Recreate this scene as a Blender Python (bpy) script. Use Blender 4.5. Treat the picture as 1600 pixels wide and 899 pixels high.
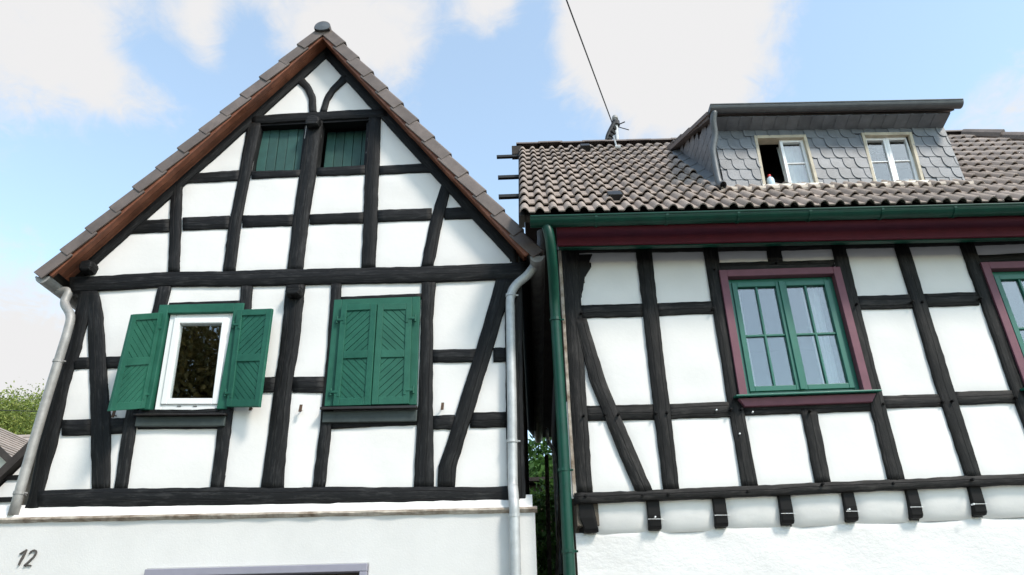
import bpy, bmesh, math, random
import numpy as np
from mathutils import Vector, Matrix
random.seed(7); RNG = np.random.default_rng(7)
R = math.radians
for o in list(bpy.data.objects): bpy.data.objects.remove(o)
scene = bpy.context.scene
COL = scene.collection

# ------------------------------------------------------------------ camera
CX = np.array([0.99916685, -0.03464255, -0.02157522])   # facade-aligned world axes written in lens axes
CY = np.array([0.0353032, 0.46841646, 0.88280219])
CZ = np.array([-0.02047633, -0.88282836, 0.46924919])
EYE = np.array([0.0, 0.0, 1.6]); F = 1100.0
cam_d = bpy.data.cameras.new('camera'); cam = bpy.data.objects.new('camera', cam_d); COL.objects.link(cam)
cam_d.sensor_width = 36.0; cam_d.lens = F / 1600 * 36; cam_d.clip_start = 0.05; cam_d.clip_end = 2000
right = Vector((CX[0], CY[0], CZ[0])); down = Vector((CX[1], CY[1], CZ[1])); fwd = Vector((CX[2], CY[2], CZ[2]))
m = Matrix((right, -down, -fwd)).transposed().to_4x4(); m.translation = Vector(EYE); cam.matrix_world = m
scene.camera = cam

# ------------------------------------------------------------------ world, sun, exposure
SUN = Vector((0.64, -0.68, 0.95)).normalized()          # towards the sun
sun_el = math.asin(SUN.z); sun_rot = math.atan2(SUN.x, SUN.y)
scene.view_settings.view_transform = 'Standard'; scene.view_settings.look = 'None'
scene.view_settings.gamma = 1.0; scene.view_settings.use_curve_mapping = False
scene.view_settings.exposure = 0.72
sl = bpy.data.lights.new('sun', 'SUN'); sl.energy = 2.2; sl.angle = R(10.0); sl.color = (1.0, 0.92, 0.83)
so = bpy.data.objects.new('sun', sl); COL.objects.link(so); so.rotation_euler = SUN.to_track_quat('Z', 'Y').to_euler()
so.location = (6, -6, 12)

def ray(px, py):
    d = np.array([px - 800.0, py - 449.5, F]); r = np.array([d @ CX, d @ CY, d @ CZ]); return r
def on(px, py, y):
    r = ray(px, py); return Vector(EYE + r / r[1] * y)

world = bpy.data.worlds.new('World'); scene.world = world; world.use_nodes = True
wn, wl = world.node_tree.nodes, world.node_tree.links
for n in list(wn): wn.remove(n)
def wnode(t, **k):
    n = wn.new(t)
    for a, v in k.items(): setattr(n, a, v)
    return n
wout = wnode('ShaderNodeOutputWorld'); wbg = wnode('ShaderNodeBackground'); wbg.inputs['Strength'].default_value = 0.15
sky = wnode('ShaderNodeTexSky', sky_type='NISHITA', sun_disc=False, sun_elevation=sun_el, sun_rotation=sun_rot)
sky.air_density = 1.0; sky.dust_density = 0.5; sky.ozone_density = 1.0
tc = wnode('ShaderNodeTexCoord')
sep = wnode('ShaderNodeSeparateXYZ'); wl.new(tc.outputs['Generated'], sep.inputs[0])
def wmath(op, a, b=None, clamp=False):
    n = wnode('ShaderNodeMath', operation=op, use_clamp=clamp)
    if op == 'MULTIPLY_ADD': n.inputs[2].default_value = -0.62
    for i, v in enumerate((a, b)):
        if v is None: continue
        if isinstance(v, (int, float)): n.inputs[i].default_value = v
        else: wl.new(v, n.inputs[i])
    return n.outputs[0]
zz = wmath('MAXIMUM', sep.outputs['Z'], 0.0)
den = wmath('ADD', zz, 0.35)
cmb = wnode('ShaderNodeCombineXYZ')
wl.new(wmath('DIVIDE', sep.outputs['X'], den), cmb.inputs[0]); wl.new(wmath('DIVIDE', sep.outputs['Y'], den), cmb.inputs[1])
n1 = wnode('ShaderNodeTexNoise'); n1.inputs['Scale'].default_value = 2.3; n1.inputs['Detail'].default_value = 10; n1.inputs['Roughness'].default_value = 0.6
n1.inputs['Distortion'].default_value = 0.6
wl.new(cmb.outputs[0], n1.inputs['Vector'])
# cloud banks: direction, angular radius, weight (white banks positive, clear gaps negative)
BANKS = [((60, 40), 0.17, .55), ((150, 50), .07, .28), ((120, 140), .06, .22), ((315, 40), 0.05, .50), ((330, 85), .03, .25), ((470, 30), 0.07, .42), ((600, 35), 0.085, .56), ((540, 85), .05, .25), ((765, 15), .045, .48), ((950, 50), 0.10, .55), ((1060, 60), 0.14, .50), ((1160, 70), .10, .36),
         ((1060, 170), .09, .36), ((1590, 190), 0.08, .40), ((30, 520), 0.12, .46), ((20, 590), .1, .3), ((270, 195), .045, .24), ((195, 150), .045, .28),
         ((240, 70), .055, -.42), ((378, 60), .04, -.40), ((370, 170), .08, -.25), ((160, 290), 0.14, -.30), ((750, 190), 0.12, -.34), ((705, 110), .05, -.2), ((1400, 80), 0.15, -.25), ((825, 70), .05, -.34), ((840, 20), .03, -.2)]
MIRROR = Vector(ray(1290, 520)); MIRROR.y *= -1          # the right windows mirror a clear stretch of sky over the street
acc = None
for (p, rad, wgt) in BANKS + [(MIRROR, .55, -.34)]:
    d = Vector(ray(*p)).normalized() if isinstance(p, tuple) else p.normalized()
    vm = wnode('ShaderNodeVectorMath', operation='DISTANCE'); wl.new(tc.outputs['Generated'], vm.inputs[0]); vm.inputs[1].default_value = d
    mr = wnode('ShaderNodeMapRange', interpolation_type='SMOOTHERSTEP'); wl.new(vm.outputs['Value'], mr.inputs['Value'])
    mr.inputs['From Min'].default_value = rad * 1.6; mr.inputs['From Max'].default_value = 0.0
    mr.inputs['To Min'].default_value = 0.0; mr.inputs['To Max'].default_value = wgt
    acc = mr.outputs[0] if acc is None else wmath('ADD', acc, mr.outputs[0])
n2 = wnode('ShaderNodeTexNoise'); n2.inputs['Scale'].default_value = 6.0; n2.inputs['Detail'].default_value = 8; n2.inputs['Roughness'].default_value = 0.62; n2.inputs['Distortion'].default_value = 0.8
wl.new(cmb.outputs[0], n2.inputs['Vector'])
n3 = wnode('ShaderNodeTexNoise'); n3.inputs['Scale'].default_value = 17.0; n3.inputs['Detail'].default_value = 10; n3.inputs['Roughness'].default_value = 0.68; n3.inputs['Distortion'].default_value = 1.2
wl.new(cmb.outputs[0], n3.inputs['Vector'])
acc = wmath('ADD', acc, wmath('MULTIPLY', wmath('SUBTRACT', n3.outputs['Fac'], 0.5), 0.7))
dens = wmath('ADD', wmath('ADD', wmath('MULTIPLY_ADD', n1.outputs['Fac'], 1.5), wmath('MULTIPLY', n2.outputs['Fac'], 0.62)), acc)
cr = wnode('ShaderNodeMapRange', interpolation_type='SMOOTHSTEP'); wl.new(dens, cr.inputs['Value'])
cr.inputs['From Min'].default_value = 0.38; cr.inputs['From Max'].default_value = 1.02; cr.inputs['To Min'].default_value = 0.20; cr.inputs['To Max'].default_value = 1.0
mixc = wnode('ShaderNodeMix', data_type='RGBA'); wl.new(cr.outputs[0], mixc.inputs['Factor'])
skyb = wnode('ShaderNodeMix', data_type='RGBA', blend_type='MULTIPLY'); skyb.inputs['Factor'].default_value = 1.0
wl.new(sky.outputs[0], skyb.inputs[6]); skyb.inputs[7].default_value = (1.80, 1.86, 1.62, 1)
wl.new(skyb.outputs[2], mixc.inputs[6]); mixc.inputs[7].default_value = (3.52, 3.5, 3.52, 1)
wl.new(mixc.outputs[2], wbg.inputs['Color']); wl.new(wbg.outputs[0], wout.inputs['Surface'])

# ------------------------------------------------------------------ materials
def mat(name, base, rough=0.7, var=0.0, vscale=8.0, bump=0.0, bscale=40.0, metal=0.0, spec=0.5, col2=None, stretch=None, coord='Object', detail=6, island=0.0, bdist=0.01):
    M = bpy.data.materials.new(name); M.use_nodes = True
    nt = M.node_tree; N, L = nt.nodes, nt.links
    b = N['Principled BSDF']; b.inputs['Roughness'].default_value = rough; b.inputs['Metallic'].default_value = metal
    b.inputs['Specular IOR Level'].default_value = spec
    b.inputs['Base Color'].default_value = (*base, 1)
    t = N.new('ShaderNodeTexCoord') if coord != 'World' else N.new('ShaderNodeNewGeometry'); vec = t.outputs[coord if coord != 'World' else 'Position']
    if stretch:
        mp = N.new('ShaderNodeMapping'); mp.inputs['Scale'].default_value = stretch; L.new(vec, mp.inputs['Vector']); vec = mp.outputs[0]
    out = None
    if var or col2:
        n = N.new('ShaderNodeTexNoise'); n.inputs['Scale'].default_value = vscale; n.inputs['Detail'].default_value = detail; n.inputs['Roughness'].default_value = .62
        L.new(vec, n.inputs['Vector'])
        rp = N.new('ShaderNodeValToRGB'); rp.color_ramp.elements[0].position = .32; rp.color_ramp.elements[1].position = .68
        c2 = col2 or tuple(min(1, c * (1 + var)) for c in base); c1 = base if col2 else tuple(c * (1 - var) for c in base)
        rp.color_ramp.elements[0].color = (*c1, 1); rp.color_ramp.elements[1].color = (*c2, 1)
        L.new(n.outputs['Fac'], rp.inputs[0]); out = rp.outputs[0]
    if island:
        oi = N.new('ShaderNodeObjectInfo'); hs = N.new('ShaderNodeHueSaturation')
        mr = N.new('ShaderNodeMapRange'); L.new(oi.outputs['Random'], mr.inputs[0]); mr.inputs[3].default_value = 1 - island; mr.inputs[4].default_value = 1 + island
        L.new(mr.outputs[0], hs.inputs['Value'])
        if out: L.new(out, hs.inputs['Color'])
        else: hs.inputs['Color'].default_value = (*base, 1)
        out = hs.outputs[0]
    if out: L.new(out, b.inputs['Base Color'])
    if bump:
        n2 = N.new('ShaderNodeTexNoise'); n2.inputs['Scale'].default_value = bscale; n2.inputs['Detail'].default_value = 8; n2.inputs['Roughness'].default_value = .65
        L.new(vec, n2.inputs['Vector'])
        bp = N.new('ShaderNodeBump'); bp.inputs['Strength'].default_value = bump; bp.inputs['Distance'].default_value = bdist
        L.new(n2.outputs['Fac'], bp.inputs['Height']); L.new(bp.outputs[0], b.inputs['Normal'])
    return M

def timber_mat(name, dark, worn, wear=.62, crack=True):
    """hewn timber: grain along U, drying cracks, paint scuffed to grey"""
    M = bpy.data.materials.new(name); M.use_nodes = True; N, L = M.node_tree.nodes, M.node_tree.links
    b = N['Principled BSDF']; b.inputs['Roughness'].default_value = .62; b.inputs['Specular IOR Level'].default_value = .22
    uv = N.new('ShaderNodeUVMap')
    def mp(s):
        m_ = N.new('ShaderNodeMapping'); m_.inputs['Scale'].default_value = s; L.new(uv.outputs[0], m_.inputs['Vector']); return m_.outputs[0]
    def noise(v, sc, det=6, ro=.6):
        n = N.new('ShaderNodeTexNoise'); n.inputs['Scale'].default_value = sc; n.inputs['Detail'].default_value = det; n.inputs['Roughness'].default_value = ro
        L.new(v, n.inputs['Vector']); return n.outputs['Fac']
    grain = noise(mp((5, 46, 1)), 1.0, 9, .72)
    patch = noise(mp((3.0, 9, 1)), 1.3, 8, .75)
    fine = noise(mp((14, 120, 1)), 1.0, 4, .6)
    ad = N.new('ShaderNodeMath'); ad.operation = 'MULTIPLY_ADD'; L.new(grain, ad.inputs[0]); ad.inputs[1].default_value = .55
    ml = N.new('ShaderNodeMath'); ml.operation = 'MULTIPLY'; L.new(patch, ml.inputs[0]); ml.inputs[1].default_value = .55; L.new(ml.outputs[0], ad.inputs[2])
    rp = N.new('ShaderNodeValToRGB'); e = rp.color_ramp.elements; e[0].position = wear - .12; e[0].color = (*dark, 1); e[1].position = wear + .16; e[1].color = (*worn, 1)
    L.new(ad.outputs[0], rp.inputs[0]); col = rp.outputs[0]
    h = N.new('ShaderNodeMath'); h.operation = 'MULTIPLY_ADD'; L.new(grain, h.inputs[0]); h.inputs[1].default_value = 1.0
    fm = N.new('ShaderNodeMath'); fm.operation = 'MULTIPLY'; L.new(fine, fm.inputs[0]); fm.inputs[1].default_value = .4; L.new(fm.outputs[0], h.inputs[2]); hh = h.outputs[0]
    if crack:
        w = N.new('ShaderNodeTexWave'); w.wave_type = 'BANDS'; w.bands_direction = 'Y'; w.inputs['Scale'].default_value = 1.35; w.inputs['Distortion'].default_value = 3.2
        w.inputs['Detail'].default_value = 3; w.inputs['Detail Scale'].default_value = .6
        L.new(mp((.9, 3.4, 1)), w.inputs['Vector'])
        cr_ = N.new('ShaderNodeMapRange'); cr_.inputs[1].default_value = 0.0; cr_.inputs[2].default_value = .022; L.new(w.outputs['Fac'], cr_.inputs[0])
        mx = N.new('ShaderNodeMix'); mx.data_type = 'RGBA'; L.new(cr_.outputs[0], mx.inputs['Factor']); mx.inputs[6].default_value = (.006, .005, .005, 1); L.new(col, mx.inputs[7]); col = mx.outputs[2]
        hm = N.new('ShaderNodeMath'); hm.operation = 'MULTIPLY_ADD'; L.new(cr_.outputs[0], hm.inputs[0]); hm.inputs[1].default_value = 1.6; L.new(hh, hm.inputs[2]); hh = hm.outputs[0]
    sp = noise(mp((9, 26, 1)), 2.0, 5, .75); sm = N.new('ShaderNodeMapRange'); sm.inputs[1].default_value = .66; sm.inputs[2].default_value = .74; L.new(sp, sm.inputs[0])
    pm = noise(mp((.8, 2.0, 1)), 1.0, 2, .5); pr_ = N.new('ShaderNodeMapRange'); pr_.inputs[1].default_value = .45; pr_.inputs[2].default_value = .65; L.new(pm, pr_.inputs[0])
    sx = N.new('ShaderNodeMath'); sx.operation = 'MULTIPLY'; L.new(sm.outputs[0], sx.inputs[0]); L.new(pr_.outputs[0], sx.inputs[1])
    mx2 = N.new('ShaderNodeMix'); mx2.data_type = 'RGBA'; L.new(sx.outputs[0], mx2.inputs['Factor']); L.new(col, mx2.inputs[6]); mx2.inputs[7].default_value = (.20, .19, .18, 1); col = mx2.outputs[2]
    oi = N.new('ShaderNodeObjectInfo'); hs = N.new('ShaderNodeHueSaturation'); mo = N.new('ShaderNodeMapRange'); L.new(oi.outputs['Random'], mo.inputs[0]); mo.inputs[3].default_value = .7; mo.inputs[4].default_value = 1.45
    L.new(mo.outputs[0], hs.inputs['Value']); L.new(col, hs.inputs['Color']); L.new(hs.outputs[0], b.inputs['Base Color'])
    bp = N.new('ShaderNodeBump'); bp.inputs['Strength'].default_value = .7; bp.inputs['Distance'].default_value = .006
    L.new(hh, bp.inputs['Height']); L.new(bp.outputs[0], b.inputs['Normal'])
    return M

def glass_mat(name, ior=2.1, tint=(.93, .96, .96)):
    M = bpy.data.materials.new(name); M.use_nodes = True; N, L = M.node_tree.nodes, M.node_tree.links
    N.remove(N['Principled BSDF']); o = N['Material Output']
    tr = N.new('ShaderNodeBsdfTransparent'); tr.inputs[0].default_value = (*tint, 1)
    gl = N.new('ShaderNodeBsdfGlossy'); gl.inputs['Roughness'].default_value = .004; gl.inputs[0].default_value = (1, 1, 1, 1)
    lw = N.new('ShaderNodeLayerWeight'); lw.inputs['Blend'].default_value = .5
    pw = N.new('ShaderNodeMath'); pw.operation = 'POWER'; L.new(lw.outputs['Facing'], pw.inputs[0]); pw.inputs[1].default_value = 4.0
    r0 = ((ior - 1) / (ior + 1)) ** 2; fr = N.new('ShaderNodeMapRange'); L.new(pw.outputs[0], fr.inputs[0]); fr.inputs[3].default_value = r0; fr.inputs[4].default_value = 1.0
    n = N.new('ShaderNodeTexNoise'); n.inputs['Scale'].default_value = 2.2; t = N.new('ShaderNodeTexCoord'); L.new(t.outputs['Object'], n.inputs['Vector'])
    bp = N.new('ShaderNodeBump'); bp.inputs['Strength'].default_value = .05; bp.inputs['Distance'].default_value = .02; L.new(n.outputs['Fac'], bp.inputs['Height']); L.new(bp.outputs[0], gl.inputs['Normal'])
    mx = N.new('ShaderNodeMixShader'); L.new(fr.outputs[0], mx.inputs[0]); L.new(tr.outputs[0], mx.inputs[1]); L.new(gl.outputs[0], mx.inputs[2]); L.new(mx.outputs[0], o.inputs['Surface'])
    return M

M = {}
M['timber_l'] = timber_mat('black_timber', (.0040, .0040, .0043), (.048, .047, .046), .67, True)
M['timber_r'] = timber_mat('grey_black_timber', (.0072, .0065, .0062), (.062, .056, .052), .66, True)
M['plaster'] = mat('white_limewash', (.735, .712, .685), .9, .05, 1.1, .25, 26, spec=.2, bdist=.006)
M['plaster_low'] = mat('smooth_render', (.63, .615, .595), .92, .05, 1.6, .35, 60, spec=.2, bdist=.005)
M['plaster_trowel'] = mat('trowelled_render', (.70, .68, .66), .92, .03, 2, .45, 9, spec=.2, bdist=.022, stretch=(1, 1, 1.6))
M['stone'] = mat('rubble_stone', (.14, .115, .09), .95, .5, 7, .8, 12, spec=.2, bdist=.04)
M['ledge'] = mat('weathered_ledge', (.17, .125, .09), .95, 0, 7, .7, 30, spec=.2, col2=(.55, .49, .42))
M['verge'] = mat('grey_brown_tile', (.105, .082, .072), .66, 0, 5, .2, 90, col2=(.165, .130, .114), island=.12, coord='World')
M['verge_dark'] = mat('dark_brown_tile', (.085, .066, .058), .65, .15, 14, .15, 120, island=.1)
M['tile'] = mat('taupe_roof_tile', (.235, .188, .158), .8, 0, 4.5, .35, 90, col2=(.345, .278, .235), island=.15, coord='World', detail=10)
M['soffit'] = mat('brown_board', (.13, .042, .020), .6, 0, 5, .4, 12, col2=(.28, .10, .052), island=.25)
M['green'] = mat('green_paint', (.0085, .078, .050), .6, 0, 5, .25, 60, spec=.3, col2=(.019, .115, .075), detail=10)
M['green_old'] = mat('faded_green_paint', (.018, .070, .058), .6, .15, 10, .2, 60, island=.12)
M['teal'] = mat('teal_window_paint', (0.0064, 0.1160, 0.0760), .38, .06, 20, .05, 60)
M['pipe_green'] = mat('gutter_green_paint', (.0022, .044, .027), .38, .2, 6, .08, 60, spec=.3)
M['maroon'] = mat('maroon_paint', (.155, .060, .080), .55, .10, 9, .12, 70, spec=.3)
M['fascia'] = mat('dark_red_paint', (.085, .010, .019), .6, .12, 8, .1, 60, spec=.2)
M['zinc'] = mat('weathered_zinc', (.44, .45, .45), .5, .16, 9, .1, 60, metal=.25)
M['zinc_old'] = mat('oxidised_zinc', (.30, .29, .275), .55, .2, 9, .1, 60, metal=.25)
M['zinc_blue'] = mat('grey_zinc_gutter', (.115, .12, .125), .5, .15, 9, .1, 60, metal=.4)
M['slate'] = mat('grey_slate', (.098, .107, .121), .48, 0, 6, .3, 60, spec=.5, col2=(.165, .177, .195), island=.16, coord='World', detail=9)
M['white'] = mat('white_frame', (.80, .80, .79), .35, .01, 6)
M['cream'] = mat('cream_frame', (.70, .66, .57), .5, .06, 9)
M['cream_dirty'] = mat('stained_cream_frame', (.46, .40, .30), .6, .2, 9)
M['dark_sill'] = mat('brown_black_metal', (.020, .016, .015), .35, .2, 10)
M['sill_grey'] = mat('grey_green_sill', (.035, .045, .042), .5, .25, 10)
M['iron'] = mat('black_iron', (.012, .012, .012), .5, .2, 20, metal=.3)
M['rust'] = mat('rusty_iron', (.09, .05, .03), .8, .4, 40)
M['door_frame'] = mat('lilac_grey_frame', (.26, .25, .30), .45, .05, 8)
M['door'] = mat('brown_door_board', (.06, .045, .035), .6, .2, 12, .2, 30)
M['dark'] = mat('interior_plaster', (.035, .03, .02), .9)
M['roof_dark'] = mat('dark_roof_underside', (.035, .028, .024), .9, .3, 6)
M['mortar'] = mat('pale_flashing', (.42, .36, .30), .8, .15, 12, .2, 50)
M['lead'] = mat('lead_flashing', (.16, .165, .17), .5, .1, 12, metal=.3)
M['glass'] = glass_mat('window_glass', 1.98)
M['glass_soft'] = glass_mat('window_glass_clear', 1.9)
M['curtain'] = mat('white_curtain', (.42, .42, .41), .9)
M['asphalt'] = mat('street_asphalt', (.10, .10, .10), .9, .2, 3, .3, 80)
M['bark'] = mat('tree_bark', (.07, .055, .04), .95, .4, 12, .8, 25)
M['red_cap'] = mat('red_plastic', (.55, .03, .03), .35)
M['bottle'] = mat('clear_blue_plastic', (.55, .66, .74), .25)
M['wire'] = mat('cable_rubber', (.02, .02, .022), .6)
def leaf_mat(name, a, b_):
    Mx = bpy.data.materials.new(name); Mx.use_nodes = True; N, L = Mx.node_tree.nodes, Mx.node_tree.links
    b = N['Principled BSDF']; b.inputs['Roughness'].default_value = .55; b.inputs['Specular IOR Level'].default_value = .3
    g = N.new('ShaderNodeNewGeometry'); rp = N.new('ShaderNodeValToRGB'); rp.color_ramp.elements[0].color = (*a, 1); rp.color_ramp.elements[1].color = (*b_, 1)
    L.new(g.outputs['Random Per Island'], rp.inputs[0]); L.new(rp.outputs[0], b.inputs['Base Color'])
    tl = N.new('ShaderNodeBsdfTranslucent'); L.new(rp.outputs[0], tl.inputs[0]); mx = N.new('ShaderNodeMixShader'); mx.inputs[0].default_value = .3
    L.new(b.outputs[0], mx.inputs[1]); L.new(tl.outputs[0], mx.inputs[2]); L.new(mx.outputs[0], N['Material Output'].inputs['Surface'])
    return Mx
M['leaf'] = leaf_mat('tree_leaf', (.10, .15, .03), (.30, .33, .08))
M['leaf_dark'] = leaf_mat('dark_leaf', (.10, .10, .03), (.26, .20, .07))
M['leaf_bush'] = leaf_mat('bush_leaf', (.03, .08, .015), (.10, .20, .04))

# ------------------------------------------------------------------ mesh helpers
BASE = {}
def tag(o, label=None, category=None, group=None, kind=None):
    for k, v in (('label', label), ('category', category), ('group', group), ('kind', kind)):
        if v: o[k] = v
    return o
def empty(name, loc, **k):
    o = bpy.data.objects.new(name, None); o.location = loc; o.empty_display_size = .3; COL.objects.link(o); BASE[o.name] = Vector(loc); tag(o, **k); return o
def link(name, me, material, parent=None, matrix=None):
    o = bpy.data.objects.new(name, me); COL.objects.link(o)
    if material is not None and not me.materials: me.materials.append(material)
    if parent is not None:
        o.parent = parent
        if parent.name in BASE: o.matrix_parent_inverse = Matrix.Translation(-BASE[parent.name])
    if matrix is not None: o.matrix_basis = matrix
    return o
def mesh(name, vs, fs, smooth=False, uvs=None):
    me = bpy.data.meshes.new(name); me.from_pydata([tuple(v) for v in vs], [], fs)
    if smooth: me.polygons.foreach_set('use_smooth', [True] * len(me.polygons))
    if uvs is not None:
        l = me.uv_layers.new(name='UVMap')
        for p in me.polygons:
            for li in p.loop_indices: l.data[li].uv = uvs[me.loops[li].vertex_index]
    me.update(); return me
def fix(me):
    bm = bmesh.new(); bm.from_mesh(me); bmesh.ops.recalc_face_normals(bm, faces=bm.faces); bm.to_mesh(me); bm.free(); return me
def part(name, vs, fs, material, parent=None, smooth=False, bevel=0.0, uvs=None, seg=2):
    me = mesh(name, vs, fs, smooth, uvs); fix(me)
    o = link(name, me, material, parent)
    if bevel:
        b = o.modifiers.new('soft_edges', 'BEVEL'); b.width = bevel; b.segments = seg; b.limit_method = 'ANGLE'; b.angle_limit = R(40)
    return o
BF = [(0, 1, 2, 3), (4, 7, 6, 5), (0, 4, 5, 1), (1, 5, 6, 2), (2, 6, 7, 3), (3, 7, 4, 0)]
class Acc:
    """collects boxes, prisms and tubes that make up one part"""
    def __init__(s): s.v = []; s.f = []
    def add(s, vs, fs):
        n = len(s.v); s.v += [Vector(v) for v in vs]; s.f += [tuple(i + n for i in f) for f in fs]; return s
    def box(s, x0, x1, y0, y1, z0, z1):
        return s.add([(x0, y0, z0), (x1, y0, z0), (x1, y1, z0), (x0, y1, z0), (x0, y0, z1), (x1, y0, z1), (x1, y1, z1), (x0, y1, z1)], BF)
    def eight(s, vs): return s.add(vs, BF)
    def prism(s, pts, off):
        n = len(pts); off = Vector(off); pts = [Vector(p) for p in pts]
        return s.add(pts + [p + off for p in pts], [tuple(range(n)), tuple(range(2 * n - 1, n - 1, -1))] + [(i, (i + 1) % n, n + (i + 1) % n, n + i) for i in range(n)])
    def tube(s, pts, rad, seg=12, cap=True):
        pts = [Vector(p) for p in pts]; rads = rad if isinstance(rad, (list, tuple)) else [rad] * len(pts); rings = []; up = None
        for i, p in enumerate(pts):
            t = (pts[min(i + 1, len(pts) - 1)] - pts[max(i - 1, 0)]).normalized()
            if up is None: up = t.orthogonal().normalized()
            a = (up - t * up.dot(t)).normalized(); up = a; b = t.cross(a)
            rings.append([p + (a * math.cos(k * 2 * math.pi / seg) + b * math.sin(k * 2 * math.pi / seg)) * rads[i] for k in range(seg)])
        vs = [v for r in rings for v in r]; fs = []
        for i in range(len(pts) - 1):
            for k in range(seg): fs.append((i * seg + k, i * seg + (k + 1) % seg, (i + 1) * seg + (k + 1) % seg, (i + 1) * seg + k))
        if cap: fs += [tuple(range(seg - 1, -1, -1)), tuple(range((len(pts) - 1) * seg, len(pts) * seg))]
        return s.add(vs, fs)
    def build(s, name, material, parent=None, bevel=0.0, smooth=False, seg=2): return part(name, s.v, s.f, material, parent, smooth, bevel, None, seg)
def curve_pts(pts, n=6):
    """Catmull-Rom through points"""
    pts = [Vector(p) for p in pts]; P = [pts[0] * 2 - pts[1]] + pts + [pts[-1] * 2 - pts[-2]]; out = []
    for i in range(1, len(P) - 2):
        for k in range(n):
            t = k / n; a, b, c, d = P[i - 1:i + 3]
            out.append(.5 * ((2 * b) + (c - a) * t + (2 * a - 5 * b + 4 * c - d) * t * t + (3 * b - a - 3 * c + d) * t ** 3))
    return out + [pts[-1]]
class Quad:
    """a near-rectangle in space; s, t in metres from its lower left corner, w outwards"""
    def __init__(q, bl, br, tr, tl):
        q.c = [Vector(p) for p in (bl, br, tr, tl)]; bl, br, tr, tl = q.c
        q.W = ((br - bl).length + (tr - tl).length) / 2; q.H = ((tl - bl).length + (tr - br).length) / 2
        q.n = (br - bl).cross(tl - bl).normalized()
        if q.n.y > 0: q.n = -q.n
    def __call__(q, s, t, w=0.0):
        a, b = s / q.W, t / q.H; bl, br, tr, tl = q.c
        return bl * ((1 - a) * (1 - b)) + br * (a * (1 - b)) + tr * (a * b) + tl * ((1 - a) * b) + q.n * w
    def box(q, A, s0, s1, t0, t1, w0, w1):
        return A.eight([q(s0, t0, w1), q(s1, t0, w1), q(s1, t0, w0), q(s0, t0, w0), q(s0, t1, w1), q(s1, t1, w1), q(s1, t1, w0), q(s0, t1, w0)])
    def ring(q, A, s0, s1, t0, t1, b, w0, w1):
        q.box(A, s0, s0 + b, t0, t1, w0, w1); q.box(A, s1 - b, s1, t0, t1, w0, w1)
        q.box(A, s0 + b, s1 - b, t1 - b, t1, w0, w1 - .001); q.box(A, s0 + b, s1 - b, t0, t0 + b, w0, w1 - .001); return A
def pquad(y, tl, tr, br, bl): return Quad(on(*bl, y), on(*br, y), on(*tr, y), on(*tl, y))

def wob(n, amp, k=3):
    a = RNG.normal(0, 1, n + 2 * k); ker = np.ones(2 * k + 1) / (2 * k + 1); s = np.convolve(a, ker, 'valid'); return s * amp * 1.6
TIMB = {}                                            # facade key -> list of polygons (x,z) for the plaster fields
def timber(name, pairs, fac, proud, parent, material, amp=.005, step=.065, back=.10):
    """pairs: (A, B) points of the two long edges, on the facade plane; a hewn, slightly uneven beam"""
    A = [Vector(a) for a, b in pairs]; B = [Vector(b) for a, b in pairs]
    mids = [(a + b) / 2 for a, b in zip(A, B)]; seg = [(mids[i + 1] - mids[i]).length for i in range(len(mids) - 1)]; Ltot = sum(seg)
    n = max(4, int(Ltot / step)); cum = np.concatenate([[0], np.cumsum(seg)])
    TA, TB = [], []
    for k in range(n + 1):
        d = Ltot * k / n; i = min(int(np.searchsorted(cum, d, 'right')) - 1, len(seg) - 1); t = (d - cum[i]) / max(seg[i], 1e-6)
        TA.append(A[i].lerp(A[i + 1], t)); TB.append(B[i].lerp(B[i + 1], t))
    wa, wb, wf = wob(n + 1, amp * .55, 3) + RNG.normal(0, .0016, n + 1), wob(n + 1, amp * .55, 3) + RNG.normal(0, .0016, n + 1), wob(n + 1, .002, 2)
    Y0 = fac; proud += random.uniform(-.0015, .0015); vs, uvs = [], []; u0, v0 = random.uniform(0, 50), random.uniform(0, 50)
    for k in range(n + 1):
        ax = (TB[k] - TA[k]); w = ax.length; ax.normalize(); a = TA[k] + ax * wa[k]; b = TB[k] + ax * wb[k]; yf = Y0 - proud + wf[k]; mid = (a + b) / 2; c = min(.007, w * .1)
        for p, y, v in ((a, Y0 + back, -.1), (a, yf + .006, 0), (a + ax * c, yf, c), (mid, yf - .002, w / 2), (b - ax * c, yf, w - c), (b, yf + .006, w), (b, Y0 + back, w + .1)):
            vs.append((p.x, y, p.z)); uvs.append((u0 + Ltot * k / n, v0 + v))
    fs = []
    for k in range(n):
        for j in range(6): fs.append((k * 7 + j, k * 7 + j + 1, (k + 1) * 7 + j + 1, (k + 1) * 7 + j))
    fs += [tuple(range(7)), tuple(range(n * 7 + 6, n * 7 - 1, -1))]
    o = part(name, vs, fs, material, parent, False, 0, uvs)
    for p in o.data.polygons: p.use_smooth = len(p.vertices) == 4
    sh = .014; poly = []
    for s_, T1, T2 in ((1, TA, TB), (-1, TB, TA)):
        side = [T1[k] + (T2[k] - T1[k]).normalized() * sh for k in range(n + 1)]; poly += side if s_ == 1 else side[::-1]
    TIMB.setdefault(fac, []).append([(p.x, p.z) for p in poly])
    return o
def V(name, rows, fac, proud, parent, material, **k): return timber(name, [(on(a, y, fac), on(b, y, fac)) for a, b, y in rows], fac, proud, parent, material, **k)
def H(name, cols, fac, proud, parent, material, **k): return timber(name, [(on(x, t, fac), on(x, b, fac)) for x, t, b in cols], fac, proud, parent, material, **k)
def LR(name, l, r, fac, proud, parent, material, **k): return timber(name, [(on(*a, fac), on(*b, fac)) for a, b in zip(l, r)], fac, proud, parent, material, **k)

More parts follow.
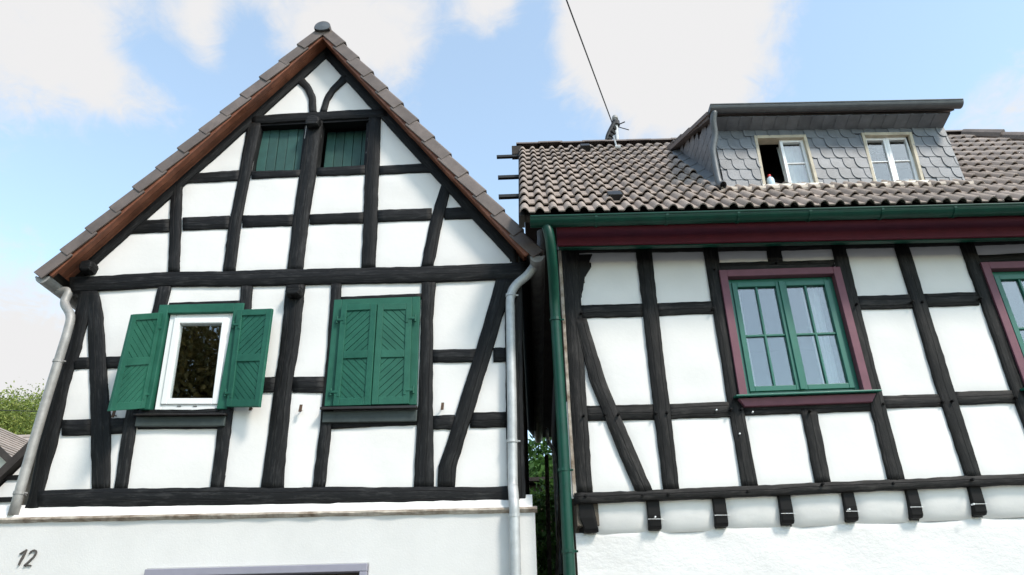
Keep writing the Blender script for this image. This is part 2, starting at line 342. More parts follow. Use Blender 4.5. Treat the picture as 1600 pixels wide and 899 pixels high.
def inside(poly, X, Z):
    ins = np.zeros(X.shape, bool); n = len(poly); j = n - 1
    for i in range(n):
        xi, zi = poly[i]; xj, zj = poly[j]
        if zi != zj:
            c = ((zi > Z) != (zj > Z)) & (X < (xj - xi) * (Z - zi) / (zj - zi) + xi); ins ^= c
        j = i
    return ins
def plaster_fields(fac, outline, holes, parent, material, bulge=.005, base=.009, cell=.02):
    """every plaster field between the timbers as its own pillowed panel"""
    xs = [p[0] for p in outline]; zs = [p[1] for p in outline]; x0, z0 = min(xs), min(zs)
    nx, nz = int((max(xs) - x0) / cell) + 1, int((max(zs) - z0) / cell) + 1
    X, Z = np.meshgrid(x0 + (np.arange(nx) + .5) * cell, z0 + (np.arange(nz) + .5) * cell, indexing='ij')
    free = inside(outline, X, Z)
    for p in TIMB[fac] + holes: free &= ~inside(p, X, Z)
    lab = np.zeros(free.shape, int); cur = 0
    for i in range(nx):
        for j in range(nz):
            if free[i, j] and not lab[i, j]:
                cur += 1; st = [(i, j)]; lab[i, j] = cur
                while st:
                    a, b = st.pop()
                    for c, d in ((a + 1, b), (a - 1, b), (a, b + 1), (a, b - 1)):
                        if 0 <= c < nx and 0 <= d < nz and free[c, d] and not lab[c, d]: lab[c, d] = cur; st.append((c, d))
    er = free.copy(); dist = np.zeros(free.shape)
    for k in range(7):
        dist += er; e2 = er.copy(); e2[1:] &= er[:-1]; e2[:-1] &= er[1:]; e2[:, 1:] &= er[:, :-1]; e2[:, :-1] &= er[:, 1:]; er = e2
    vd = np.full((nx + 1, nz + 1), 99.0)
    pad = np.zeros((nx + 2, nz + 2)); pad[1:-1, 1:-1] = dist
    vd = np.minimum.reduce([pad[:-1, :-1], pad[1:, :-1], pad[:-1, 1:], pad[1:, 1:]])
    for _ in range(2):
        q = np.pad(vd, 1, mode='edge'); vd = (q[:-2, 1:-1] + q[2:, 1:-1] + q[1:-1, :-2] + q[1:-1, 2:] + 2 * vd) / 6
    t = np.clip(vd / 6, 0, 1); hgt = base + bulge * (1 - (1 - t) ** 2.2)
    lf = RNG.normal(0, 1, (nx // 12 + 3, nz // 12 + 3)); gi, gj = np.arange(nx + 1) / 12, np.arange(nz + 1) / 12
    i0, j0 = gi.astype(int), gj.astype(int); fi, fj = (gi - i0)[:, None], (gj - j0)[None, :]
    fi, fj = fi * fi * (3 - 2 * fi), fj * fj * (3 - 2 * fj)
    hgt = hgt + .0022 * (lf[i0][:, j0] * (1 - fi) * (1 - fj) + lf[i0 + 1][:, j0] * fi * (1 - fj) + lf[i0][:, j0 + 1] * (1 - fi) * fj + lf[i0 + 1][:, j0 + 1] * fi * fj)
    for c in range(1, cur + 1):
        cells = np.argwhere(lab == c)
        if len(cells) < 12: continue
        idx = {}; vs = []; fs = []
        for i, j in cells:
            f = []
            for a, b in ((i, j), (i + 1, j), (i + 1, j + 1), (i, j + 1)):
                if (a, b) not in idx: idx[(a, b)] = len(vs); vs.append((x0 + a * cell, fac - hgt[a, b], z0 + b * cell))
                f.append(idx[(a, b)])
            fs.append(tuple(f))
        me = mesh('plaster_panel', vs, fs, True); link('plaster_panel', me, material, parent)

def beam_end(parent, p, w, h, out, material, name='beam_end', rnd=.3):
    """rough hewn end of a beam jutting from the wall, worn round"""
    A = []; n = 12
    rings = []
    for (d, sc) in ((.06, 1), (-out * .6, 1.0), (-out * .92, .93), (-out, .72)):
        ring = []
        for k in range(n):
            a = 2 * math.pi * (k + .5) / n; c, s = math.cos(a), math.sin(a); q = (abs(c) ** 4 + abs(s) ** 4) ** -.25
            j = 1 + random.uniform(-.06, .06)
            ring.append((p.x + c * q * w / 2 * sc * j, p.y + d, p.z + s * q * h / 2 * sc * j))
        rings.append(ring)
    vs = [v for r in rings for v in r]; fs = []
    for i in range(3):
        for k in range(n): fs.append((i * n + k, i * n + (k + 1) % n, (i + 1) * n + (k + 1) % n, (i + 1) * n + k))
    fs += [tuple(range(n)), tuple(range(3 * n, 4 * n))]
    uvs = [(v[1] * 3 + v[0], v[2]) for v in vs]
    return part(name, vs, fs, material, parent, False, 0, uvs)

# ------------------------------------------------------------------ ground
g = Acc().add([(-400, -400, 0), (400, -400, 0), (400, 400, 0), (-400, 400, 0)], [(0, 1, 2, 3)]).build('street', M['asphalt']); tag(g, kind='structure')
g = Acc().box(-30, 30, 4.9, 6.2, .004, .12).build('pavement', mat('pavement_slab', (.34, .33, .31), .9, .12, 4, .3, 40), bevel=.012); tag(g, kind='structure')

# ================================================================== LEFT HOUSE
DL = 6.5
LH = empty('half_timbered_house', (-2.46, 9.7, 0), label='white half-timbered house with steep gable, black beams and green shutters', category='house')
TL_ = M['timber_l']
LXC, LTAN = -2.467, 1.335
LANG = math.atan(LTAN)
# --- gable frame
apz = 8.445
for sgn, nm in ((-1, 'rafter'), (1, 'rafter')):
    pts = []
    for d in (0.0, .6, 1.2, 1.8, 2.30 if sgn < 0 else 2.36):
        x = LXC + sgn * d; z = apz - d * LTAN
        pts.append((Vector((x, DL, z)), Vector((x + sgn * .0, DL, z + .34))))
    timber(nm, pts, DL, .040, LH, TL_, amp=.010)
H('tie_beam', [(112, 436, 459), (264, 428, 450), (450, 423.7, 448), (640, 419.6, 443.6), (822, 413, 438)], DL, .045, LH, TL_, amp=.007)
H('sill_beam', [(64, 768, 794), (150, 765, 793), (450, 763, 791), (630, 763, 790), (812, 761, 787)], DL, .045, LH, TL_, amp=.008)
H('collar_beam', [(395, 184.5, 197), (490, 178.5, 191.5), (606, 172.5, 186)], DL, .042, LH, TL_)
for cols in ([(196, 347.5, 367.5), (266, 344, 364)], [(287, 342, 362), (360, 339, 358.7)], [(380, 338.5, 357.5), (459, 337, 355)], [(485, 337, 352), (569, 333.5, 350.6)],
             [(591, 330.7, 348), (675, 327.5, 346)], [(695, 326.6, 345), (752, 324, 342.5)],
             [(284, 274.5, 289), (376, 267.4, 284)], [(394, 269.5, 281.5), (471, 267.4, 278)], [(496, 264, 277), (572, 260, 274.6)], [(593, 261, 274.6), (686, 256, 270.5)],
             [(118, 560.5, 578.5), (142, 560, 578)], [(168, 559, 577), (196, 558, 576)], [(99, 657, 681.5), (144, 656, 681)], [(175, 655, 679.5), (197, 654, 679)],
             [(217, 642, 671.5), (346, 640, 671)], [(395, 592, 614), (432, 590, 614)], [(458, 590, 615), (507, 589.5, 615)], [(516, 652, 671.5), (652, 648, 665)],
             [(676, 548, 568), (745, 546.5, 567)], [(771, 545, 567), (792, 544, 566)], [(677, 651, 673), (711, 649.5, 672)], [(735, 646, 670), (794, 644.5, 669)],
             [(266, 475, 484), (380, 471, 480)], [(533, 465.7, 474), (660, 460, 469)]):
    H('rail', cols, DL, .030, LH, TL_)
for rows in ([(270, 287, 284), (268.7, 286, 297), (267, 284.5, 350), (264, 282.7, 428)],
             [(388, 409, 195), (376, 394, 267), (360.5, 379, 344), (349, 368, 427)],
             [(480.5, 505, 192), (471, 496, 265), (458.7, 484, 347), (450, 474, 425)],
             [(577, 596, 185), (572, 592.6, 263), (569, 591, 340), (565, 588, 422)],
             [(692, 708, 285), (678, 698, 326.6), (670, 690, 359), (658.6, 677, 420)],
             [(127, 152, 456), (107, 129, 545), (88, 111, 600), (63, 90, 700), (50, 71, 766), (38, 62, 806)],
             [(141, 155, 457), (139, 162, 489), (140, 165.5, 540), (143, 172, 618), (144, 175, 656), (146, 174, 766)],
             [(248, 269, 450), (240, 260, 486), (199.5, 218, 643), (180, 201, 766)],
             [(379, 396.5, 447), (376, 394, 482), (346, 366, 640), (330, 351.5, 766)],
             [(449.5, 478.7, 446), (437.5, 466, 555), (430, 458.6, 600), (419.5, 449.6, 687), (408, 444, 766)],
             [(519.6, 535, 444), (511, 529, 560), (499, 517, 684), (490, 509.5, 764)],
             [(659, 681, 440), (657, 676, 549), (651, 677, 687), (647, 678, 764)],
             [(788, 815, 434), (790, 817, 600), (793, 821, 790)]):
    V('post', rows, DL, .037, LH, TL_, amp=.008)
V('brace', [(775, 808, 437), (764.5, 790.5, 481), (744, 771, 545), (719, 746, 628), (702, 728, 682), (686, 713, 730), (684, 711, 764)], DL, .041, LH, TL_, amp=.008)
LR('curved_brace', [(462, 127), (477, 142), (483.5, 158), (484, 180)], [(471, 118), (486, 136), (493.5, 151), (496, 179)], DL, .036, LH, TL_, step=.05, amp=.004)
LR('curved_brace', [(537, 119), (519, 138), (508, 153.5), (500, 179)], [(546, 126), (526, 144.6), (516, 158), (510, 178)], DL, .036, LH, TL_, step=.05, amp=.004)
beam_end(LH, on(462, 459, DL - .04), .165, .125, .10, TL_); beam_end(LH, on(491, 195, DL - .04), .165, .14, .09, TL_); beam_end(LH, on(141, 421, DL - .04), .14, .13, .10, TL_)
# --- windows and hatches: openings first
def poly(q, g_=0.0): return [(q(g_, g_).x, q(g_, g_).z), (q(q.W - g_, g_).x, q(q.W - g_, g_).z), (q(q.W - g_, q.H - g_).x, q(q.W - g_, q.H - g_).z), (q(g_, q.H - g_).x, q(g_, q.H - g_).z)]
LW1 = pquad(DL, (253, 480), (385, 477), (357, 642), (222, 643))
LW2 = pquad(DL, (524, 471.7), (657.7, 466.6), (651.7, 635), (508.7, 637.5))
HA1 = pquad(DL, (404, 196), (480, 192), (471, 269), (393, 271)); HA2 = pquad(DL, (504, 191), (577, 187), (572, 262), (495, 265))
outl = [on(50, 800, DL), on(133, 440, DL)]
outl = [(p.x, p.z) for p in outl] + [(LXC - 2.24, 5.49), (LXC, 8.53), (LXC + 2.28, 5.49)] + [(on(805, 440, DL).x, on(805, 440, DL).z), (on(808, 790, DL).x, 2.86)]
plaster_fields(DL, outl, [poly(LW1, .02), poly(LW2, .02), poly(HA1, .0), poly(HA2, .0)], LH, M['plaster'])

def shutter(parent, q, sw, diag, edge):
    """green ledged shutter leaf: stiles, rails, two fields of diagonal boards, strap hinges; edge = hinge side"""
    A = Acc(); W, Hh = q.W, q.H; st = .062; mid = Hh * .485; d = .034
    q.box(A, 0, st, 0, Hh, 0, d); q.box(A, W - st, W, 0, Hh, 0, d)
    for t0, t1 in ((0, .075), (mid - .04, mid + .04), (Hh - .07, Hh)): q.box(A, st, W - st, t0, t1, 0, d - .001)
    o = A.build('shutter', M['green'], parent, bevel=.004)
    for (t0, t1, sl_) in ((.075, mid - .04, diag[1]), (mid + .04, Hh - .07, diag[0])):
        s0, s1 = st - .002, W - st + .002; wd = .058; ext = (t1 - t0) + (s1 - s0); k = 0
        B = Acc(); q.box(B, s0, s1, t0, t1, .004, .010); B.build('backing_board', M['green'], o)
        nb = int(ext / (wd * 1.414)) + 1; stepc = ext / nb
        for i in range(nb):
            c0, c1 = i * stepc + .004, (i + 1) * stepc - .004     # strip c0 < a + b < c1 with a across, b up (mirrored for the other slope)
            P = [(0, 0), (s1 - s0, 0), (s1 - s0, t1 - t0), (0, t1 - t0)]
            def clip(P, c, keep_less):
                out = []
                for a in range(len(P)):
                    p, r_ = P[a], P[(a + 1) % len(P)]; fp, fr = p[0] + p[1] - c, r_[0] + r_[1] - c
                    if keep_less: fp, fr = -fp, -fr
                    if fp >= 0: out.append(p)
                    if (fp >= 0) != (fr >= 0): tt = fp / (fp - fr); out.append((p[0] + (r_[0] - p[0]) * tt, p[1] + (r_[1] - p[1]) * tt))
                return out
            P = clip(P, c0, False); P = clip(P, c1, True) if len(P) > 2 else P
            if len(P) < 3: continue
            if sl_ == '/': P = [((s1 - s0) - a, b) for a, b in P][::-1]
            w_ = .021 + random.uniform(-.0015, .0015)
            B = Acc(); n_ = len(P); fr_ = [q(s0 + a, t0 + b, w_) for a, b in P]; bk = [q(s0 + a, t0 + b, .008) for a, b in P]
            B.add(fr_ + bk, [tuple(range(n_)), tuple(range(2 * n_ - 1, n_ - 1, -1))] + [(i_, (i_ + 1) % n_, n_ + (i_ + 1) % n_, n_ + i_) for i_ in range(n_)])
            B.build('board', M['green'], o)
    for t in (.14, Hh - .17):                       # strap hinge with its pin
        B = Acc(); s = .0 if edge == 'l' else W
        sg = 1 if edge == 'l' else -1
        a, b = sorted((s - sg * .03, s + sg * .055)); q.box(B, a, b, t - .012, t + .012, d, d + .006)
        a, b = sorted((s + sg * .035, s + sg * .06)); q.box(B, a, b, t - .05, t + .05, d, d + .005)
        B.tube([q(s - sg * .035, t - .035, d * .7), q(s - sg * .035, t + .04, d * .7)], .011, 8)
        B.build('hinge', M['green'], o, bevel=.002)
    return o
def leaf_from(hinge_b, hinge_t, free_px_b, free_px_t, width):
    """world corners of a swung leaf: hinge edge known, free edge on its sight line at the leaf's width in front of the wall"""
    fb = []
    for hp, fp in ((hinge_b, free_px_b), (hinge_t, free_px_t)):
        best = None
        for k in range(0, 400):
            y = hp.y - k * .001; p = on(*fp, y); e = abs(math.hypot(p.x - hp.x, p.y - hp.y) - width)
            if best is None or e < best[0]: best = (e, p)
        fb.append(best[1])
    return fb

def window_left(parent):
    q = LW1; W, Hh = q.W, q.H
    A = Acc(); q.box(A, 0, .10, 0, Hh, -.10, .055); q.box(A, W - .10, W, 0, Hh, -.10, .055); q.box(A, .10, W - .10, Hh - .10, Hh, -.10, .054); fr = A.build('window_surround', M['green'], parent, bevel=.006)
    q0 = q; q = pquad(DL + .01, (268, 491), (368.5, 490), (351, 642), (243, 642)); W, Hh = q.W, q.H
    w = Acc(); q.ring(w, 0, W, 0, Hh, .065, -.06, .022); win = w.build('window', M['white'], parent, bevel=.006)
    A = Acc(); q.ring(A, .058, W - .058, .055, Hh - .06, .062, -.05, .038); A.build('sash', M['white'], win, bevel=.006)
    A = Acc(); q.box(A, .115, W - .115, .112, Hh - .117, -.004, .004); A.build('pane', M['glass'], win)
    A = Acc()
    for s in (.35, .58): q.box(A, s * W - .02, s * W + .02, .035, .042, .022, .028)
    A.build('drain_slot', M['zinc_blue'], win)
    q = q0; W, Hh = q.W, q.H
    A = Acc(); s0, s1 = -.02, W + .02
    A.eight([q(s0, -.075, .11), q(s1, -.075, .11), q(s1, -.06, -.02), q(s0, -.06, -.02), q(s0, -.058, .11), q(s1, -.058, .11), q(s1, -.035, -.02), q(s0, -.035, -.02)]); sill = A.build('window_sill', M['dark_sill'], parent, bevel=.003)
    A = Acc(); q.box(A, s0 + .01, s1 - .01, -.17, -.072, .0, .065); A.build('sill_apron', M['sill_grey'], sill, bevel=.006)
window_left(LH)
W1 = LW1; wd = .40
hb, ht = on(222, 639, DL - .062), on(250, 489, DL - .062)
fb, ft = leaf_from(hb, ht, (167, 643), (204, 492), wd)
shutter(LH, Quad(fb, hb, ht, ft), 0, ('\\', '/'), 'r')
hb, ht = on(357, 637, DL - .062), on(374, 486, DL - .062)
fb, ft = leaf_from(hb, ht, (408, 637), (428, 484), wd)
shutter(LH, Quad(hb, fb, ft, ht), 0, ('/', '\\'), 'l')
# closed pair
q = LW2
A = Acc(); q.ring(A, 0, q.W, 0, q.H, .085, -.06, .050); A.build('window_surround', M['green'], LH, bevel=.006)
A = Acc(); q.box(A, .05, q.W - .05, .05, q.H - .05, -.07, -.05); A.build('window', M['dark_sill'], LH)
shutter(LH, Quad(on(521.7, 636, DL - .055), on(580, 634.5, DL - .085), on(590, 476, DL - .085), on(535, 478.6, DL - .055)), 0, ('/', '\\'), 'l')
shutter(LH, Quad(on(581, 634, DL - .075), on(640, 632.7, DL - .055), on(644.5, 476, DL - .055), on(591, 477, DL - .075)), 0, ('\\', '/'), 'r')
s0, s1 = -.02, q.W + .01
A = Acc(); A.eight([q(s0, -.055, .12), q(s1, -.055, .12), q(s1, -.03, -.02), q(s0, -.03, -.02), q(s0, -.030, .12), q(s1, -.030, .12), q(s1, -.008, -.02), q(s0, -.008, -.02)])
sill = A.build('window_sill', M['dark_sill'], LH, bevel=.003)
A = Acc(); q.box(A, s0 + .015, s1, -.165, -.054, 0, .06); A.build('sill_apron', M['sill_grey'], sill, bevel=.006)
# gable hatches of upright boards
for q, dp_ in ((HA1, 0), (HA2, .12)):
    A = Acc(); q.box(A, 0, q.W, 0, q.H, -.14 - dp_, -.10 - dp_); hatch = A.build('hatch', M['green_old'], LH)
    nb = 5; bw = (q.W - .02) / nb
    for i in range(nb):
        w_ = -.072 - dp_ + random.uniform(-.004, .004)
        A = Acc(); q.box(A, .01 + i * bw + .003, .01 + (i + 1) * bw - .003, .0, q.H, -.099 - dp_, w_); A.build('board', M['green_old'], hatch, bevel=.003)
    A = Acc(); q.box(A, 0, q.W, q.H - .03, q.H + .03, -.10, .02); q.box(A, q.W - .03, q.W, 0, q.H - .03, -.10, -.005); A.build('hatch_frame', TL_, LH)
# shutter hooks on the plaster
for p in ((471, 641), (691, 638), (181, 650), (394, 639)):
    c = on(*p, DL - .02); A = Acc(); A.tube([c + Vector((0, .03, 0)), c + Vector((0, -.05, 0)), c + Vector((.012, -.06, -.03))], .006, 6)
    A.eight([c + Vector(v) for v in ((-.008, -.062, -.035), (.02, -.062, -.035), (.02, -.052, -.035), (-.008, -.052, -.035), (-.002, -.062, .035), (.024, -.062, .035), (.024, -.052, .035), (-.002, -.052, .035))])
    A.build('shutter_hook', M['rust'], LH)

# --- roof of the left house
OV = .255; YV = DL - OV; YB = 13.2
def lroof(sgn, d, n, y):
    """d along the slope from the apex, n out of the roof plane above the soffit"""
    c, s = math.cos(LANG), math.sin(LANG)
    return Vector((LXC + sgn * (d * c + n * s), y, 8.665 - d * s + n * c))
SL = {-1: 4.26, 1: 4.20}
roof = None
A = Acc()
for sgn in (-1, 1):
    L_ = SL[sgn] - .02
    A.eight([lroof(sgn, 0, .02, YV + .06), lroof(sgn, L_, .02, YV + .06), lroof(sgn, L_, .02, YB), lroof(sgn, 0, .02, YB), lroof(sgn, 0, .085, YV + .06), lroof(sgn, L_, .085, YV + .06), lroof(sgn, L_, .085, YB), lroof(sgn, 0, .085, YB)])
roof = A.build('roof', M['roof_dark'], LH)
for sgn in (-1, 1):
    L_ = SL[sgn]; nb = 3; y0, y1 = YV + .055, DL + .02; bw = (y1 - y0) / nb
    for i in range(nb):
        cuts = [0] + sorted(random.uniform(.6, L_ - .6) for _ in range(2)) + [L_ - .1]
        for a, b in zip(cuts[:-1], cuts[1:]):
            if b - a < .1: continue
            n0 = -.022 + random.uniform(-.003, .003); ya, yb = y0 + i * bw + .002, y0 + (i + 1) * bw - .002
            A = Acc(); A.eight([lroof(sgn, a + .003, n0, ya), lroof(sgn, b, n0, ya), lroof(sgn, b, n0, yb), lroof(sgn, a + .003, n0, yb), lroof(sgn, a + .003, .018, ya), lroof(sgn, b, .018, ya), lroof(sgn, b, .018, yb), lroof(sgn, a + .003, .018, yb)])
            A.build('soffit_board', M['soffit'], roof, bevel=.003)
    # barge board edge just behind the tile flaps
    A = Acc(); A.eight([lroof(sgn, .05, -.05, YV + .022), lroof(sgn, L_ - .03, -.05, YV + .022), lroof(sgn, L_ - .03, -.05, YV + .053), lroof(sgn, .05, -.05, YV + .053), lroof(sgn, .05, .08, YV + .022), lroof(sgn, L_ - .03, .08, YV + .022), lroof(sgn, L_ - .03, .08, YV + .053), lroof(sgn, .05, .08, YV + .053)])
    A.build('barge_board', M['soffit'], roof, bevel=.003)
    # verge tiles, each lapped over the one below
    NT = 13; ex = (L_ + .03) / NT
    for i in range(NT):
        d0, d1 = i * ex - .03, (i + 1) * ex + .015; lift = random.uniform(-.004, .004); up0, up1 = .100 + lift, .128 + lift
        yv = YV + random.uniform(-.005, .005)
        prof = [(-.098, 0), (.030, 0), (.045, .018), (.045, .34), (.02, .34), (.02, .028), (-.098, .020)]  # (n, y) section: flap then top plate
        vs = []
        for dd, u in ((d0, up0 - .04), (d1, up1 - .04)):
            for n_, y_ in prof: vs.append(lroof(sgn, dd, u + n_, yv + y_ - (.011 if dd == d1 else 0)))
        k = len(prof); fs = [tuple(range(k)), tuple(range(2 * k - 1, k - 1, -1))] + [(j, (j + 1) % k, k + (j + 1) % k, k + j) for j in range(k)]
        part('verge_tile', vs, fs, M['verge'], roof, bevel=.006)
    # tile courses on the slope behind the verge (edge-on from the street)
    A = Acc()
    for i in range(NT):
        d0, d1 = i * ex - .03, (i + 1) * ex + .02
        A.eight([lroof(sgn, d0, .087, YV + .35), lroof(sgn, d1, .10, YV + .35), lroof(sgn, d1, .10, YB), lroof(sgn, d0, .087, YB), lroof(sgn, d0, .105, YV + .35), lroof(sgn, d1, .125, YV + .35), lroof(sgn, d1, .125, YB), lroof(sgn, d0, .105, YB)])
    tag(A.build('tile_courses', M['verge'], roof), kind='stuff')
# ridge caps with the closed end disc
zr = lroof(-1, 0, .12, 0).z - .015
for i in range(18):
    y0, y1 = YV - .035 + i * .39, YV - .035 + (i + 1) * .39 + .03; vs = []; n = 14; r0, r1 = .104, .095
    for y, r_ in ((y0, r0), (y1, r1)):
        for rr in (r_, r_ - .018):
            for k in range(n + 1): a = math.pi * (-.12 + 1.24 * k / n); vs.append((LXC + rr * math.cos(a), y, zr - .01 + rr * math.sin(a)))
    m_ = n + 1; fs = []
    for k in range(n): fs += [(k, k + 1, 2 * m_ + k + 1, 2 * m_ + k), (m_ + k, 3 * m_ + k, 3 * m_ + k + 1, m_ + k + 1), (k, m_ + k, m_ + k + 1, k + 1), (2 * m_ + k, 2 * m_ + k + 1, 3 * m_ + k + 1, 3 * m_ + k)]
    part('ridge_tile', vs, fs, M['verge'], roof)
n = 20; vs = [(LXC, YV - .052, zr)] + [(LXC + .100 * math.cos(2 * math.pi * k / n), YV - .042, zr - .012 + (.09 if math.sin(2 * math.pi * k / n) > 0 else .055) * math.sin(2 * math.pi * k / n)) for k in range(n)]
vs += [(v[0], YV - .02, v[2]) for v in vs[1:]]
fs = [(0, 1 + k, 1 + (k + 1) % n) for k in range(n)] + [(1 + k, 1 + n + k, 1 + n + (k + 1) % n, 1 + (k + 1) % n) for k in range(n)]
part('ridge_end_cap', vs, fs, M['zinc_blue'], roof)
# --- gutters and downpipes of the left house
def gutter(name, p0, p1, rad, material, parent, out, seg=10, bead=.011):
    """half-round gutter from p0 to p1 with end plates and a rolled front edge; out = unit vector to its open front side"""
    p0, p1, out = Vector(p0), Vector(p1), Vector(out); ax = (p1 - p0).normalized(); up = Vector((0, 0, 1)); vs = []; fs = []
    for p in (p0, p1):
        for rr in (rad, rad - .004):
            for k in range(seg + 1): a = math.pi * k / seg; vs.append(p + out * (math.cos(a) * rr) - up * (math.sin(a) * rr))
    m_ = seg + 1
    for k in range(seg): fs += [(k, k + 1, 2 * m_ + k + 1, 2 * m_ + k), (m_ + k, 3 * m_ + k, 3 * m_ + k + 1, m_ + k + 1)]
    fs += [(0, 2 * m_, 3 * m_, m_), (seg, m_ + seg, 3 * m_ + seg, 2 * m_ + seg)]
    A = Acc().add(vs, fs); A.tube([p0 + out * rad, p1 + out * rad], bead, 8)
    for p, d in ((p0, -ax), (p1, ax)):
        ring = [p + out * (math.cos(math.pi * k / seg) * rad) - up * (math.sin(math.pi * k / seg) * rad) for k in range(seg + 1)]
        A.prism(ring, d * .004)
    return A.build(name, material, parent)
def pipe(name, pts, rad, material, parent, n=5, seg=14): 
    o = Acc().tube(curve_pts(pts, n), rad, seg).build(name, material, parent)
    for p in o.data.polygons: p.use_smooth = len(p.vertices) == 4
    return o
def collar(pts, rad, material, parent, wall=None, name='pipe_clip'):
    for p, t in pts:
        t = Vector(t).normalized(); A = Acc().tube([p - t * .014, p + t * .014], rad, 14)
        if wall is not None: A.tube([p, Vector((p.x, wall, p.z))], .008, 6); A.tube([p + Vector((rad, 0, 0)), p + Vector((rad + .025, 0, 0))], .009, 6)
        A.build(name, material, parent)
pl = lroof(-1, SL[-1], 0, 0)
gutter('gutter', (pl.x - .035, YV + .03, pl.z - .0), (pl.x - .035, YB, pl.z + .03), .075, M['zinc_old'], LH, (-1, 0, 0))
a = on(108, 446, 6.47); lp = [Vector((pl.x - .0, 6.5, pl.z - .06)), on(107, 456, 6.48), on(101, 474, 6.46), on(110, 494, 6.42), on(105, 520, 6.40), on(95, 553, 6.40), on(62, 660, 6.40), on(20, 806, 6.40)]
dp = pipe('downpipe', lp, .044, M['zinc_old'], LH); 
for i_ in (5,): collar([(on(91, 565, 6.40), lp[6] - lp[5])], .050, M['zinc_old'], dp, 6.5)
collar([(on(30, 771, 6.40), lp[7] - lp[6])], .050, M['zinc_old'], dp, 6.5)
pr = lroof(1, SL[1], 0, 0)
gutter('gutter', (pr.x + .06, YV + .02, pr.z - .02), (pr.x + .06, YB, pr.z + .02), .072, M['zinc_old'], LH, (1, 0, 0))
rp_ = [on(846, 362, 6.42), on(846, 378, 6.42), on(842, 402, 6.42), on(826, 428, 6.42), on(806, 446, 6.41), on(798, 464, 6.41), on(797.5, 500, 6.41), on(800, 640, 6.41), on(801, 745, 6.41), on(802, 768, 6.36), on(803.5, 790, 6.29), on(804, 815, 6.29), on(806, 899, 6.29), Vector((on(806, 899, 6.29).x, 6.29, .12))]
dp = pipe('downpipe', rp_, .046, M['zinc'], LH)
collar([(on(798, 462, 6.41), (0, 0, 1)), (on(800, 690, 6.41), (0, 0, 1))], .053, M['zinc'], dp, 6.5)
collar([(on(803.5, 806, 6.29), (0, 0, 1))], .050, M['zinc'], dp)
# --- lower storey of the left house
GL, GR, GT = on(231, 887, 6.38).x, on(575, 887, 6.38).x, on(400, 886, 6.38).z
ZL = 2.80; XL0, XL1 = -6.2, .0
A = Acc(); A.prism([(XL0, 6.38, 0), (GL, 6.38, 0), (GL, 6.38, GT), (GR, 6.38, GT), (GR, 6.38, 0), (XL1, 6.38, 0), (XL1, 6.38, ZL), (XL0, 6.38, ZL)], (0, .24, 0))
A.box(XL1 - .24, XL1 - .02, 6.63, YB, 0, 2.8); A.box(XL0 + .01, XL0 + .2, 6.63, YB, 0, ZL - .01)
A.build('ground_floor_wall', M['plaster_low'], LH, bevel=.012)
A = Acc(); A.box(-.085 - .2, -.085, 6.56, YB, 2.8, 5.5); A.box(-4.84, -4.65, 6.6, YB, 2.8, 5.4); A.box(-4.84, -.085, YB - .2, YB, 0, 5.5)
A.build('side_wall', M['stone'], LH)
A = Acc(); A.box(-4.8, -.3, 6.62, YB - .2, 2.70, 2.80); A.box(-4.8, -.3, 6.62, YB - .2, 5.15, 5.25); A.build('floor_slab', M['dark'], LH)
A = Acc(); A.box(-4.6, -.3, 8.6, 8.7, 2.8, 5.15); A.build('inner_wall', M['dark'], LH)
# plaster slope above the ledge and the weathered ledge itself
n = 60; vs = []; fs = []
for i in range(n + 1):
    x = XL0 + (.02 - XL0) * i / n; j = RNG.normal(0, .006, 6); zt = 2.885 - .045 * (i / n)
    yw = 6.49 if x > -4.7 else 6.47
    for k, (y, z) in enumerate(((yw, zt + .02), (6.40, zt - .03), (6.345, zt - .055), (6.34 + j[3] * .6, zt - .066 + j[0] * .4), (6.366 + j[4] * .5, zt - .086 + j[1] * .4), (6.384, zt - .09))): vs.append((x, y, z))
    if i: fs += [tuple(((i - 1) * 6 + k, (i - 1) * 6 + k + 1, i * 6 + k + 1, i * 6 + k)) for k in range(1, 5)]
part('ledge', vs, fs, M['ledge'], LH)
vs2 = []; fs2 = []
for i in range(n + 1):
    x = XL0 + (-.02 - XL0) * i / n; zt = 2.885 - .045 * (i / n)
    vs2 += [(x, 6.50, zt + .09), (x, 6.468, zt + .06 + RNG.normal(0, .003)), (x, 6.42, zt - .012 + RNG.normal(0, .004)), (x, 6.375, zt - .030 + RNG.normal(0, .005)), (x, 6.376, zt - .05)]
    if i: fs2 += [((i - 1) * 5 + k, (i - 1) * 5 + k + 1, i * 5 + k + 1, i * 5 + k) for k in range(4)]
part('plaster_fillet', vs2, fs2, M['plaster'], LH, True)
# garage door under its frame
A = Acc(); b = .062
A.box(GL - .0, GR, 6.335, 6.50, GT - b, GT + .0); A.box(GL, GL + b, 6.337, 6.50, 0, GT - b); A.box(GR - b, GR, 6.337, 6.50, 0, GT - b)
dr = Acc()
dw = (GR - GL - 2 * b) / 8
door = A.build('garage_door', M['door_frame'], LH, bevel=.006)
for i in range(8):
    A = Acc(); A.box(GL + b + i * dw + .003, GL + b + (i + 1) * dw - .003, 6.46, 6.50, .02, GT - b); A.build('board', M['door'], door, bevel=.004)
